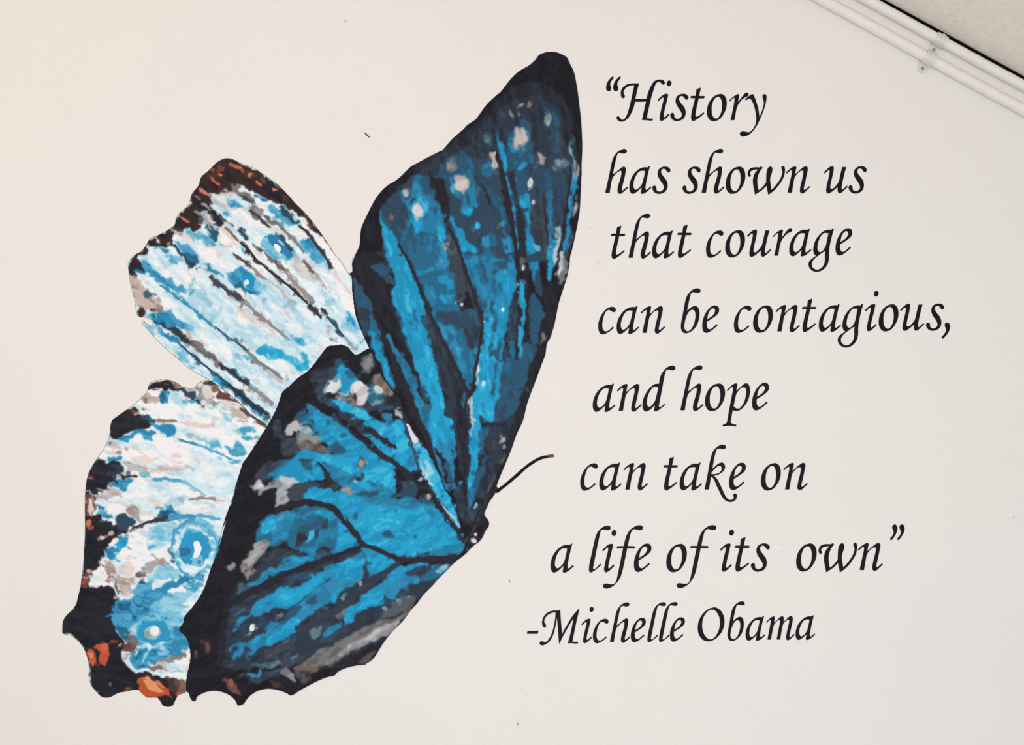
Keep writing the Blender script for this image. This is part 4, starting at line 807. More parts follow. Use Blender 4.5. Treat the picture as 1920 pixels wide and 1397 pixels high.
INK['hind_right'] = """
O:
55,62,74 p 560,380 740,340 840,260 960,330 1080,420 1160,500 1240,400 1350,520 1420,640 1300,760 1000,800 640,640 600,520
50,80,120 p 830,250 890,260 950,310 930,340 860,360 850,420
40,145,200 p 870,330 950,320 1020,400 1090,460 1060,480 1000,520 960,600 910,590 870,540 890,470 850,430
46,90,140 p 950,360 1020,380 1030,430 980,440 950,400
110,160,180 p 705,570 740,490 800,450 850,430 895,440 890,500 860,570 800,605 720,600
215,218,220 m 740,540 780,480 850,490 880,450 890,490 860,560 800,595 730,590
200,200,206 m 980,600 1010,500 1080,460 1150,500 1190,570 1170,650 1110,740 1050,720 1050,620
222,218,222 m 1010,520 1080,465 1130,500 1090,560 1040,600
160,200,215 p 860,570 940,610 970,590 970,630 900,630
48,42,48 p 720,600 840,600 840,640 790,650 740,640
130,122,118 p 850,610 940,640 1030,680 1050,730 980,720 900,680 830,650
50,80,115 p 640,640 740,640 800,690 850,750 760,740 700,720 650,680
80,88,95 p 1110,220 1220,190 1240,300 1170,380 1100,370 1120,280
130,135,140 m 1150,240 1220,240 1220,290 1160,360 1125,340 1140,290
60,110,140 p 1180,520 1240,500 1290,620 1340,680 1280,700 1200,700 1180,600
125,110,110 p 1240,420 1280,395 1320,430 1400,520 1460,580 1420,630 1360,640 1300,560 1240,480
185,200,205 o 1285,560,35,60,-40
110,150,165 p 1220,700 1320,680 1330,720 1260,740 1220,760
40,140,195 p 400,850 540,740 600,760 680,790 780,840 900,930 1000,1000 1110,1090 1220,1200 1350,1290 1480,1397 240,1397 300,1320 420,1270 460,1200 640,1210 700,1230 830,1220 780,1140 650,1080 600,1000 620,920 560,860 560,800 530,760
42,160,212 p 620,820 700,860 780,930 900,1000 1000,1060 940,1100 820,1060 760,1000 680,950 620,920
42,160,212 p 960,1150 1080,1180 1200,1280 1320,1397 1000,1397 900,1300
38,145,200 p 850,760 900,730 1060,760 1220,840 1330,900 1400,930 1450,880 1530,900 1560,990 1620,1160 1680,1300 1720,1397 1550,1397 1430,1280 1300,1190 1200,1100 1050,960 920,860
42,165,215 p 800,670 880,670 960,710 1060,750 1120,770 1200,830 1300,900 1350,940 1300,1000 1200,920 1100,870 960,800 870,730 800,700
50,75,110 p 1225,780 1270,735 1370,720 1430,740 1450,770 1360,770 1290,780
48,165,215 p 1450,960 1530,1000 1580,1080 1600,1180 1540,1230 1420,1200 1480,1100
90,190,220 p 1280,990 1320,920 1345,940 1320,1030 1280,1030
70,180,220 e 1540,1140,40,50
90,190,220 e 1048,778,30,28
75,180,220 e 1148,850,24,26
45,110,165 p 1310,810 1400,820 1420,900 1380,930 1340,880
45,120,175 p 1580,1300 1640,1230 1700,1360 1600,1370
50,80,120 e 1132,760,24,20
52,88,130 p 380,870 430,830 480,770 530,800 560,860 540,890 500,880 460,880 420,880
46,110,160 p 540,720 620,750 640,790 600,790 560,860 640,960 680,1020 640,1040 570,940 500,930 450,880 480,860 540,880 540,800
58,64,74 p 200,900 260,870 280,940 300,1050 420,1080 440,1180 400,1260 300,1250 260,1170 240,1060 170,1040
180,180,182 m 320,980 360,920 400,880 440,890 460,940 430,1000 390,1000 370,1050 310,1030
130,165,175 p 460,960 540,950 600,1000 600,1030 540,1020 450,1000
125,128,132 p 420,1010 520,1010 620,1050 700,1110 640,1130 560,1100 480,1110 430,1080
105,95,92 p 440,1110 600,1120 760,1170 800,1200 740,1230 640,1200 460,1190
50,85,130 p 760,1180 820,1090 880,1130 960,1200 950,1240 840,1230
45,95,140 e 925,1040,32,26,-20
45,95,140 e 755,910,26,35,30
52,58,78 p 850,740 920,790 1060,850 1130,900 1160,960 1150,1020 1080,990 980,930 900,860 860,800
50,60,80 s 40 790,840 850,870 900,910
165,185,185 p 1440,780 1480,790 1530,860 1520,880 1470,830
215,218,225 m 1560,905 1600,915 1640,1000 1700,1090 1680,1140 1640,1110 1600,1000
90,195,225 p 1650,1140 1720,1100 1800,1250 1880,1397 1740,1397 1700,1280
48,46,52 p 1380,640 1480,620 1560,700 1640,950 1740,1130 1850,1320 1900,1397 1860,1397 1740,1160 1640,980 1550,860 1440,720
P:
38,145,200 p 600,550 700,390 830,340 900,260 1000,250 1100,280 1350,300 1450,200 1600,200 1900,480 1900,900 1900,1240 1600,1220 1480,1060 1330,880 1200,800 1000,780 950,710 970,650 1160,640 1300,660 1300,600 1220,540 1050,560 920,590 650,560
60,66,76 p 430,530 560,380 720,350 760,360 680,420 600,520 520,560
46,115,165 p 1100,290 1230,400 1400,460 1500,500 1480,590 1300,600 1240,520 1180,400
45,170,215 p 1070,280 1300,310 1450,370 1490,470 1450,490 1300,420 1150,350
46,105,160 p 560,540 640,450 720,380 830,345 760,400 690,470 640,540
48,85,130 p 930,370 1020,380 1030,450 990,480 950,430
50,170,215 p 1560,500 1760,420 1880,490 1810,630 1700,600
46,110,160 s 34 1550,550 1700,620 1900,700
58,52,58 p 1000,600 1100,570 1220,570 1300,600 1400,640 1340,660 1200,650 1100,630
58,66,80 p 860,640 960,590 1100,565 1110,610 1000,640 960,700 880,740 840,720
160,145,145 p 1340,640 1420,640 1480,680 1430,710 1370,670
50,85,130 p 1500,720 1600,690 1740,660 1740,710 1640,730 1560,740
46,110,165 p 1560,760 1700,740 1900,700 1900,780 1750,830 1650,800
70,100,115 e 1560,380,45,65
165,150,140 o 1548,380,28,35
45,45,55 e 1520,545,32,22
150,190,200 e 1500,578,20,15
50,70,100 s 35 890,350 1050,350
150,165,172 p 410,620 450,570 500,550 510,600 540,620 600,580 640,560 700,620 650,640 600,640 520,680 490,720 450,690 410,680
180,190,190 p 420,620 500,550 510,600 460,650
120,105,105 p 600,580 640,560 670,590 620,610
150,165,172 p 660,540 800,520 900,570 850,610 780,640 790,760 750,820 660,840 650,790 680,660 640,620
185,195,198 m 670,540 760,530 890,570 830,600 740,590
58,68,82 p 800,650 900,590 1000,590 960,700 970,770 880,790 800,760
42,150,205 p 955,700 1040,660 1160,640 1300,670 1420,720 1500,800 1440,840 1300,780 1160,790 1000,775
44,105,155 p 450,1130 500,1000 600,930 760,890 900,840 1060,830 1200,860 1330,960 1420,1060 1540,1200 1400,1290 1200,1397 740,1397 800,1300 560,1290 440,1180
44,135,185 p 640,960 760,900 880,880 820,1000 780,1160 640,1180 600,1080
50,165,210 p 500,1040 560,980 640,960 640,1020 560,1120 520,1120
44,150,200 p 930,960 1060,870 1200,890 1290,930 1240,990 1110,950 1000,960 940,1000
48,85,125 p 930,1000 1020,960 1110,970 1150,1040 1100,1100 1010,1080 940,1130 900,1100
52,88,128 s 34 860,1150 890,1050 950,970 1050,935 1150,970 1190,1060
44,50,70 p 870,1170 920,1100 960,1130 970,1190 900,1240 850,1250
45,55,78 p 1060,1090 1110,1070 1100,1150 1060,1170
48,62,85 p 1150,960 1180,960 1180,1080 1150,1060
70,175,210 m 1010,1090 1050,1080 1050,1130 1010,1200 980,1210 1000,1140
40,150,205 p 1300,960 1340,950 1440,1070 1540,1200 1500,1240 1280,1270 1320,1100
46,48,56 p 560,1300 680,1240 780,1190 820,1270 800,1360 760,1397 500,1397
165,158,160 m 360,1350 440,1230 520,1180 580,1190 550,1270 470,1370 400,1397 340,1397
46,52,70 s 45 1060,1350 1140,1290 1240,1275
50,85,125 p 1440,960 1480,890 1520,970
Q:
38,150,205 p 200,600 400,560 640,600 760,560 900,520 1100,580 1200,600 1300,720 1400,860 1510,1010 1500,1060 1440,1120 1100,1130 850,1150 650,1060 470,990 400,880 300,760
44,160,212 p 600,640 800,640 900,680 860,820 720,900 560,860 520,760
44,115,170 p 640,600 700,520 820,530 960,500 1060,570 1150,560 1200,620 1180,720 1060,620 960,640 840,620 740,600 660,620
55,72,98 p 750,540 770,480 880,460 960,400 1030,400 1020,470 980,520 880,510 800,510
58,76,98 p 860,340 960,330 1020,390 960,440 880,450
50,85,130 p 370,490 440,460 600,450 630,480 540,520 430,520
50,85,125 p 1040,540 1070,490 1150,490 1140,580
160,155,150 o 1138,505,22,30
48,90,135 p 330,740 370,670 400,740
48,90,135 p 640,910 720,860 790,930 700,940
46,95,145 e 800,670,22,28,20
48,95,145 e 1000,930,35,25
46,95,145 p 1260,1020 1360,1015 1350,1040 1260,1050
42,125,180 p 1140,1060 1350,1030 1500,1010 1500,1060 1440,1120 1140,1130
48,160,212 p 640,990 740,950 860,990 830,1030 700,1010
50,90,140 p 1000,1120 1040,1085 1090,1100 1070,1130
55,180,222 p 1000,0 1100,0 1180,150 1260,310 1310,440 1400,620 1440,740 1480,850 1520,930 1480,850 1380,690 1260,540 1170,400 1130,280 1080,170
140,210,235 p 1120,130 1190,230 1150,330 1110,240
45,165,215 p 1230,430 1310,440 1420,630 1440,750 1330,590
175,215,235 p 1060,170 1110,230 1170,350 1180,390 1130,370 1090,280
150,215,240 p 1160,400 1260,560 1380,700 1470,840 1450,850 1330,680 1220,540
42,135,190 p 0,1260 200,1170 440,1050 640,1110 800,1180 760,1240 640,1300 520,1397 0,1397
42,155,208 p 480,1160 640,1120 780,1180 700,1230 600,1270 520,1210
48,90,135 e 362,1200,24,24
44,155,205 p 720,1330 860,1240 1020,1230 1000,1270 880,1320 740,1397 640,1397
48,90,130 p 1080,1340 1200,1220 1320,1220 1340,1250 1240,1340 1180,1397 1050,1397
140,185,205 p 1210,1300 1300,1240 1340,1240 1320,1280 1240,1310
R:
41,43,53 p 400,1100 420,900 480,720 560,560 740,330 900,150 1200,150 1500,400 1200,900 800,1300 600,1397 400,1397
50,58,74 p 470,1000 520,800 600,650 780,400 900,200 1200,180 1400,300 1900,180 1900,1000 1500,1200 1200,1300 900,1397 450,1397 480,1200
130,130,132 p 620,320 700,230 850,80 920,60 880,190 830,240 760,340 690,500 640,400
165,158,160 p 700,250 840,100 890,130 860,190 770,260 770,300 720,340 695,320
135,145,155 p 480,350 530,290 570,310 540,360 490,390
42,125,180 p 690,530 780,500 840,430 900,380 1000,350 1060,270 1140,240 1240,250 1380,200 1400,160 1420,240 1340,330 1240,360 1100,410 980,440 920,490 840,530 740,570
42,155,205 p 1150,240 1280,240 1360,260 1280,310 1200,290
50,80,110 p 1380,330 1420,210 1560,190 1560,240 1480,290
42,140,195 p 1540,240 1600,150 1700,60 1850,0 1890,100 1740,170 1600,230
60,85,105 p 600,560 640,520 700,560 780,570 700,610 620,660 590,640
52,80,110 p 1120,480 1250,420 1350,410 1330,470 1200,500 1120,560
40,140,192 p 730,800 780,720 880,660 980,620 1040,540 1100,560 1240,540 1340,480 1370,410 1400,460 1460,400 1550,400 1530,470 1420,580 1250,700 1130,780 1000,780 930,820 800,880 740,850
38,158,208 p 1000,640 1060,560 1180,580 1260,530 1400,520 1330,620 1220,690 1180,720 1060,740
42,130,182 p 1400,600 1550,470 1500,360 1700,290 1900,200 1900,480 1800,540 1700,600 1560,700 1440,800 1250,940 1100,1080 960,1160 880,1170 880,1050 920,940 1060,900 1150,800 1250,720
44,148,202 p 1600,330 1760,300 1900,260 1900,380 1760,480 1640,480
50,80,125 p 1320,700 1400,660 1420,720 1370,740
46,85,125 p 1130,800 1250,750 1260,800 1100,930 1000,990 960,1000 1060,900
42,155,205 p 1060,1000 1150,900 1250,920 1200,1000 1080,1100 960,1160 890,1160 900,1080 1000,1040
42,150,205 p 1560,700 1600,610 1680,580 1650,660 1590,720
55,78,100 p 520,800 600,760 660,790 620,850 540,850
48,130,180 p 590,880 660,860 760,810 810,800 800,840 700,880 620,960 560,1030 540,1020 580,950
50,68,92 p 640,950 740,880 840,860 900,930 880,1010 800,1050 720,1060 620,1040
110,150,165 p 690,1050 720,1020 740,1050 710,1080
225,228,230 o 742,990,30,42,10
50,65,90 e 965,870,25,60,15
120,130,145 p 1000,860 1050,820 1060,850 1010,900
44,120,172 p 500,1230 540,1170 600,1150 740,1120 800,1060 860,1050 890,1080 890,1160 800,1200 740,1290 700,1270 720,1200 680,1180 640,1240 560,1330 540,1300 580,1240 600,1190 570,1180 530,1260
42,150,205 p 740,1140 780,1080 830,1080 810,1130 760,1160
55,75,95 p 1050,1110 1160,1070 1290,1080 1290,1130 1180,1180 1040,1160
85,110,125 e 1270,1095,30,35
62,72,86 p 900,1230 1050,1160 1250,1200 1100,1290 850,1310
95,55,52 e 275,1190,38,70,10
110,75,68 e 158,1260,22,55,5
S:
50,60,76 p 300,860 560,560 760,440 1000,400 1400,340 1600,330 1300,640 900,1100 400,1397 0,1397 0,1040
42,140,195 p 480,960 520,780 620,720 680,620 800,560 960,420 1080,340 1200,330 1420,320 1400,370 1260,370 1180,400 1100,460 1250,460 1260,510 1150,540 1060,600 980,690 900,640 890,740 800,760 680,800 600,850 560,940 500,940
44,120,172 p 940,560 1090,460 1240,450 1250,510 1130,550 1040,640 980,690 920,620
44,158,208 p 620,780 700,690 860,600 900,640 880,720 760,760
50,95,135 p 1260,470 1400,370 1440,340 1600,330 1500,440 1400,490 1280,510
140,190,210 p 1440,400 1530,335 1560,350 1500,410
48,65,92 s 45 1110,430 1220,390 1390,355
150,135,135 o 650,525,20,35
100,115,125 p 390,840 500,770 500,830 440,900 390,890
60,170,210 p 470,900 490,850 560,830 540,900 500,930
46,120,168 p 280,1020 450,930 460,970 360,1050 280,1110
85,110,125 p 130,1040 200,960 250,970 240,1050 170,1110
48,62,88 p 560,930 650,870 780,790 890,750 860,840 760,880 640,950
44,60,85 p 890,740 930,680 980,700 1120,580 1300,500 1400,490 1300,560 1100,640 960,770
85,92,98 p 960,760 1080,660 1180,640 1240,700 1180,790 1060,850 940,880 860,860
110,155,170 e 1045,710,28,25
110,160,175 e 910,785,22,22
130,145,145 e 1165,655,22,15
115,110,112 p 200,1220 360,1170 500,1080 640,1010 860,900 1000,900 1180,790 1090,920 980,1030 840,1100 700,1170 560,1250 440,1290 380,1360 250,1397 0,1397 120,1300
110,122,128 p 200,1220 340,1170 370,1200 300,1240 210,1260
95,110,115 p 370,1150 540,1070 560,1080 440,1170
150,148,155 p 410,1260 560,1150 700,1060 860,960 1000,940 1080,900 970,1040 820,1110 700,1160 600,1210 480,1270
178,176,184 p 690,1110 780,1030 890,965 880,1000 780,1090 720,1120
46,42,48 p 380,1397 480,1290 640,1240 800,1150 980,1040 880,1170 780,1310 700,1370
80,76,78 p 620,1350 800,1220 760,1330 700,1370
T:
58,70,84 p 640,640 1000,590 1060,500 1150,440 1280,460 1140,560 1020,650 900,700 760,720
112,104,106 p 1140,590 1250,510 1400,440 1500,420 1600,380 1580,440 1500,540 1400,600 1330,640 1260,720 1310,640 1280,610 1180,620
140,140,142 p 1450,530 1530,490 1520,540 1460,555
120,130,138 p 1020,630 1060,590 1100,600 1140,640 1180,720 1100,680
75,70,72 p 1150,620 1300,620 1280,700 1240,740
85,110,125 p 830,560 930,510 1020,500 980,560 900,590
60,110,145 p 740,560 790,530 830,550 820,580 770,580
80,150,180 p 690,640 720,620 790,640 820,590 840,600 820,660 760,675 710,655
115,72,62 m 490,700 520,680 560,700 590,770 640,830 570,830 520,800
140,95,82 m 510,690 550,690 560,760 530,770
70,52,52 p 920,710 1000,730 1060,790 950,770
80,165,180 e 1138,485,16,14
S:
90,150,160 e 470,675,22,22
O:
46,46,54 v 60-34 1135,965 1230,1010 1330,1085 1420,1140 1470,1170
46,46,54 v 22-36 960,960 1040,1030 1130,1110 1230,1200 1320,1270 1430,1330 1530,1400
52,80,108 v 30-26 1545,880 1600,1030 1650,1200 1710,1430
P:
48,48,56 v 30-44 1100,370 1160,440 1210,530 1260,600
46,44,52 v 56-40 640,880 760,840 900,795 1000,785 1120,800 1230,850 1310,920 1400,1030 1480,1110 1560,1225
Q:
48,48,56 v 34-44 540,0 640,60 760,150 860,210 985,330
46,50,62 v 30-40 1020,395 1100,410 1170,460 1250,590 1350,740 1440,880 1512,1000
46,46,54 v 46-46 440,1005 640,1080 830,1170
46,46,54 v 56-66 820,1165 1000,1175 1200,1160 1440,1150
R:
44,44,54 v 80-46 540,710 760,600 940,500 1100,420 1300,350 1500,285 1700,205 1890,140
S:
52,60,78 v 44-70 1060,300 960,380 850,440 740,560 640,625
56,62,76 v 100-60 580,650 540,700 430,780 300,860 200,930 100,980 0,1030
"""
INK['fore_left'] = """
X:
204,225,237 p 230,480 420,290 640,480 700,650 560,780 480,800 250,600
I:
214,229,239 p 100,0 900,0 1500,700 1700,1390 1000,1390 400,1000 0,600 0,0
H:
50,42,46 p 110,1200 180,1110 260,1060 310,990 430,900 530,845 600,790 650,670 755,560 780,470 850,380 880,290 1040,140 1150,95 1300,150 1540,270 1680,370 1900,590 1900,650 1830,640 1750,560 1660,570 1500,480 1400,450 1320,400 1240,370 1190,400 1160,460 1040,450 960,470 1000,520 980,590 900,600 960,640 880,650 860,720 900,780 860,850 720,840 640,880 560,940 600,1010 520,1010 430,1000 330,1020 300,1080 200,1130 240,1200 280,1300 210,1310 130,1300
75,52,50 p 880,300 1000,220 1100,180 1080,300 950,330
75,52,50 p 1200,160 1400,230 1480,320 1400,300 1250,220
75,52,50 p 570,840 650,800 690,870 640,880
90,62,58 p 960,470 1100,430 1180,400 1160,460 1040,470
185,100,70 m 970,280 1000,290 1030,340 1085,370 1060,385 1000,330
190,125,105 m 850,415 900,420 950,455 940,470 870,445
190,110,85 m 1060,250 1110,270 1090,290 1060,275
185,105,80 m 1185,150 1240,170 1320,190 1280,210 1210,185
190,100,70 m 1450,320 1520,370 1510,395 1460,360
205,130,100 p 1380,250 1410,270 1400,290 1380,275
150,90,75 p 990,200 1030,200 1020,230 990,230
190,125,100 m 1625,400 1690,430 1630,430
180,100,80 m 640,690 700,720 770,765 740,775 680,740
200,120,85 p 400,910 425,930 410,950
175,115,105 p 800,470 850,500 880,520 850,525 810,490
200,130,95 e 150,1180,14,12
110,70,75 p 1080,145 1110,150 1110,230 1080,210
105,65,58 p 1700,450 1830,580 1800,580 1720,500
120,75,62 p 1510,300 1560,350 1530,350
160,170,180 p 860,660 980,640 1060,760 1100,830 1000,800 900,740
205,205,210 p 950,480 1040,450 1160,470 1200,540 1330,640 1200,660 1100,620 1010,560
200,205,212 p 1060,820 1200,880 1280,980 1180,1040 1060,980
236,232,234 m 1200,650 1340,640 1420,720 1410,760 1300,830 1240,750
236,232,234 m 830,1040 950,1000 1050,1040 1100,1110 1010,1150 920,1160 850,1110
236,234,238 m 510,1290 600,1220 700,1260 720,1330 600,1397 530,1360
236,232,234 m 1430,540 1480,520 1570,580 1560,640 1480,600
232,228,230 p 1010,480 1130,490 1160,470 1180,500 1120,560 1060,550
222,220,220 p 920,700 990,720 1040,770 960,740
225,215,213 p 670,920 740,900 800,950 760,1000 700,960
236,232,234 p 1800,850 1900,830 1900,920 1850,900
228,222,222 p 1070,850 1160,880 1220,950 1150,1010 1080,950
70,150,195 p 1170,520 1230,540 1330,610 1260,620 1170,580
40,115,170 p 1430,470 1500,500 1560,540 1560,570 1440,490
75,160,205 p 1570,620 1620,600 1700,680 1860,800 1800,810 1690,740 1620,680
60,140,190 p 1600,560 1680,620 1790,720 1870,790 1780,740
50,65,100 p 1690,600 1740,580 1800,650 1900,760 1900,800 1780,730
100,130,175 p 1740,570 1780,590 1760,620
45,75,105 p 1020,640 1100,690 1170,760 1210,780 1200,800 1130,760 1080,720
110,180,210 p 1000,650 1040,660 1130,780 1060,730
100,170,205 p 1100,640 1170,650 1190,720 1150,710
50,85,120 p 940,800 1040,820 1060,900 1040,970 960,920
90,165,205 p 720,850 820,860 900,900 1000,950 1060,1020 960,990 850,960 780,900
80,155,200 p 600,980 700,1000 800,1040 820,1110 720,1080 640,1020
45,65,90 p 580,990 680,1080 800,1180 880,1260 820,1240 700,1160 620,1090
60,110,150 p 680,1080 820,1110 840,1180 760,1160
70,140,190 p 420,1000 500,1030 550,1050 540,1090 430,1040 390,1060
110,180,210 p 520,1120 620,1140 660,1160 580,1190
70,155,200 p 250,1150 330,1200 420,1280 500,1397 330,1360 270,1240
50,110,170 p 180,1290 230,1290 290,1310 220,1320
70,125,165 p 920,1210 980,1200 1050,1260 1080,1310 960,1300
120,112,115 p 1200,370 1260,360 1300,420 1400,480 1450,560 1380,560 1280,480 1230,420
210,200,200 p 1180,430 1210,450 1230,490 1200,490
55,65,78 p 1260,460 1320,480 1380,540 1340,550
135,140,148 p 1390,590 1480,610 1540,660 1500,710 1430,650
75,95,110 p 1540,680 1620,720 1700,790 1640,790 1560,720
110,115,120 p 1600,740 1720,790 1750,860 1650,800
170,180,190 p 590,860 680,890 700,930 640,920
48,45,52 s 60 930,650 1020,690 1110,800
60,85,105 s 45 1250,830 1330,880 1380,960
80,85,90 s 42 1450,1010 1510,1050
I:
55,42,44 p 970,0 1090,120 1200,250 1300,390 1400,540 1420,580 1370,540 1270,400 1200,340 1120,210 1090,170 1010,150 900,30 870,0
50,65,100 p 830,100 880,60 930,140 1010,260 1030,280 960,230
240,238,242 p 960,160 1060,190 1120,260 1200,370 1330,500 1440,620 1560,790 1620,880 1640,1040 1690,1250 1690,1380 1600,1300 1500,1050 1420,780 1300,580 1200,440 1100,290
120,75,65 p 1120,230 1200,300 1220,340 1180,330 1140,270
232,215,218 s 26 1430,790 1520,940 1620,1090
85,165,208 p 1040,450 1130,430 1200,480 1260,560 1330,640 1400,780 1340,800 1280,720 1200,700 1140,600 1070,540
50,135,190 p 1050,440 1150,430 1210,510 1150,550 1080,500
180,212,230 p 1200,700 1340,740 1410,800 1340,820 1230,760
236,230,232 m 910,320 1000,300 1100,370 1130,400 1040,430 960,380
105,108,112 p 680,200 800,260 860,340 900,380 840,350 760,290 700,260
230,220,215 p 670,270 720,270 830,350 860,390 800,370 720,330
200,205,212 p 920,640 1000,630 1060,760 1200,860 1230,950 1100,920 980,800
105,180,215 p 570,500 600,430 680,390 780,380 860,460 930,560 960,620 920,660 820,680 720,650 620,570
50,125,175 m 620,420 700,385 780,390 850,450 900,520 940,570 910,650 830,610 760,590 700,520 660,460
48,85,110 m 760,390 820,400 870,470 940,560 910,580 840,480
50,65,80 m 870,520 920,540 940,580 900,570
240,240,242 m 720,490 760,490 810,540 800,600 750,570 720,530
160,205,205 m 780,440 850,500 840,515 770,460
65,150,200 p 205,890 240,820 310,780 400,800 500,870 570,950 580,1020 520,1110 430,1090 320,1030 230,970
50,95,140 p 220,960 330,970 420,1040 520,1090 500,1105 400,1080 300,1020
38,145,195 m 330,880 420,850 500,930 490,1010 440,1030 380,990
120,190,220 p 510,910 570,960 580,1030 530,1060 490,1040 520,980
205,235,240 o 397,950,38,35
180,208,222 p 680,1110 840,1120 960,1220 1040,1310 940,1260 800,1190
140,190,220 p 1000,1180 1090,1200 1050,1220
160,205,230 p 1310,1170 1420,1150 1470,1210 1390,1250 1320,1220
100,170,205 p 310,510 380,560 430,620 370,600
140,180,205 e 600,1160,25,28
190,215,228 p 620,1180 660,1170 700,1260 650,1270
85,115,140 p 1130,1150 1170,1140 1220,1180 1160,1200
50,155,205 p 1540,1370 1600,1330 1660,1397
200,205,210 p 100,1080 180,1090 280,1220 420,1397 330,1360 220,1200
130,165,190 s 18 1410,1140 1500,1220
J:
238,236,240 p 460,180 600,110 650,140 700,230 690,320 600,260 540,250
150,205,228 p 400,240 560,330 700,340 740,230 770,270 720,360 620,420 500,360
60,150,200 p 210,100 300,130 420,200 520,280 660,340 650,400 560,390 440,310 350,250 260,190
165,208,225 p 680,440 780,350 880,380 890,450 800,480 930,470 930,530 860,540 740,500
165,208,226 p 940,590 1000,600 1050,550 1060,600 980,640
85,160,200 p 700,420 720,370 760,360 750,400
120,180,210 p 1010,590 1020,550 1060,560 1040,600
50,42,46 p 60,100 100,30 190,60 230,150 240,190 170,160 120,170 150,220 90,190
40,110,170 p 120,170 180,150 240,190 200,200
190,175,168 p 80,220 150,220 220,300 300,400 370,470 440,540 400,580 360,600 300,560 230,570 150,540 120,420 90,320
70,85,100 p 200,400 240,350 300,370 290,430 240,460
90,70,68 p 280,540 330,580 350,610 290,590
150,120,110 p 90,320 130,310 110,350
140,130,128 p 340,520 440,540 400,600 370,570
58,46,48 p 150,560 200,545 230,590 200,640 160,610
225,235,242 p 130,180 200,220 280,280 380,360 520,480 560,570 480,530 380,450 280,340 200,280
240,240,242 p 260,210 350,260 350,300 270,250
50,140,190 p 230,610 330,620 430,580 500,590 620,680 650,760 560,760 450,720 350,680
45,125,180 p 340,720 450,790 560,860 620,930 560,920 440,830
50,70,100 p 330,670 450,720 460,750 340,710
58,60,75 p 450,740 540,740 620,790 700,850 750,940 700,940 600,880 520,800
210,190,180 p 640,790 700,810 740,860 680,850
100,175,212 p 640,700 720,730 750,790 700,800 640,760
185,218,235 p 330,790 440,860 560,960 700,1080 860,1200 940,1280 860,1250 700,1150 540,1020 420,920
120,185,215 p 530,960 620,970 660,1060 740,1180 680,1140 580,1040
115,108,108 p 700,880 780,900 860,960 980,1060 1010,1150 900,1080 800,1000 720,950
45,145,200 p 1060,1130 1150,1170 1280,1270 1380,1380 1300,1310 1180,1210
45,165,212 p 1400,990 1430,940 1550,930 1650,980 1750,1040 1850,1100 1900,1050 1900,1200 1800,1150 1700,1090 1560,1080 1450,1040
110,185,220 p 1250,1040 1320,1050 1350,1090 1290,1090
140,195,225 p 1120,990 1180,1030 1260,1120 1200,1090
202,208,214 p 1050,370 1130,420 1250,520 1400,640 1550,760 1620,860 1500,800 1380,700 1250,620 1180,500
130,190,215 p 200,690 260,720 310,725 340,760 270,760
K:
165,212,232 p 930,270 1030,260 1130,310 1110,380 1020,380 950,340
75,165,208 m 960,300 1030,290 1070,330 1030,370 970,340
50,130,180 o 1010,335,15,15
45,165,212 p 1040,440 1090,480 1120,560 1100,620 1040,640 960,580 1000,530 1040,510
55,155,205 p 1480,80 1540,70 1600,150 1640,200 1580,190 1500,130
150,205,228 p 1450,110 1480,80 1520,160 1620,240 1560,240 1470,200
170,160,160 e 1320,210,15,45,-30
130,155,175 s 22 1350,290 1410,350
120,190,225 e 1670,350,35,20,-30
190,218,238 p 0,380 160,480 300,560 450,680 650,880 740,960 560,800 400,640 200,520
55,150,205 p 210,580 320,630 430,740 540,800 620,860 540,830 400,750
55,150,205 p 90,670 180,730 280,820 400,930 560,1060 690,1150 680,1180 500,1040 300,860 150,760
H:
125,95,80 v 18-34 1125,820 1200,890 1275,965
I:
55,48,52 v 34-38 310,465 420,560 520,680 640,790 760,880 880,980 1000,1090 1130,1205
60,55,60 v 40-34 1030,280 1120,350 1200,470 1290,590 1380,730 1410,780
74,66,70 v 36-40 440,90 520,150 600,230 680,300
125,128,132 v 34-36 850,340 940,420 1020,510 1080,600
105,100,102 v 38-40 1075,690 1150,790 1200,840
170,156,160 v 22-18 1200,840 1260,900 1310,960 1350,1040
110,100,102 v 34-50 610,590 720,700 850,810
152,143,145 v 44-62 850,810 910,890 1000,990 1100,1090 1175,1150
85,75,80 v 36-38 235,605 350,690 460,770
150,135,138 v 36-36 470,775 560,860 640,920
192,178,182 v 26-16 650,930 780,1010 830,1070 970,1210
58,55,62 v 46-40 1140,1205 1200,1270 1290,1390
58,56,62 v 40-44 1285,1255 1345,1320
80,80,88 v 44-46 -20,905 100,1000 250,1110 400,1220
122,118,124 v 34-28 400,1220 560,1360 640,1410
J:
60,138,178 v 26-22 380,300 500,380 600,460 750,570 880,680 965,740
50,108,142 v 30-30 965,738 1080,830 1170,890
62,76,90 v 28-30 1170,885 1250,950 1310,1000
120,130,138 v 40-56 1310,1000 1400,1090 1500,1160 1660,1280
192,188,192 v 50-50 1500,1190 1600,1270 1680,1335
140,138,142 v 34-34 1240,470 1400,590 1550,720 1750,880
70,72,80 v 40-46 905,215 1000,290 1120,370 1230,460
48,75,110 v 26-36 600,930 760,1060 900,1180 1030,1280 1100,1340
55,60,68 v 44-52 1010,1130 1120,1200 1230,1290 1330,1365
K:
62,80,95 v 34-36 1290,60 1400,190 1480,290
140,155,170 v 26-18 1480,290 1600,420
140,140,145 v 50-36 480,800 620,900 740,990
48,58,70 v 40-60 260,780 400,900 520,1000 690,1105
"""
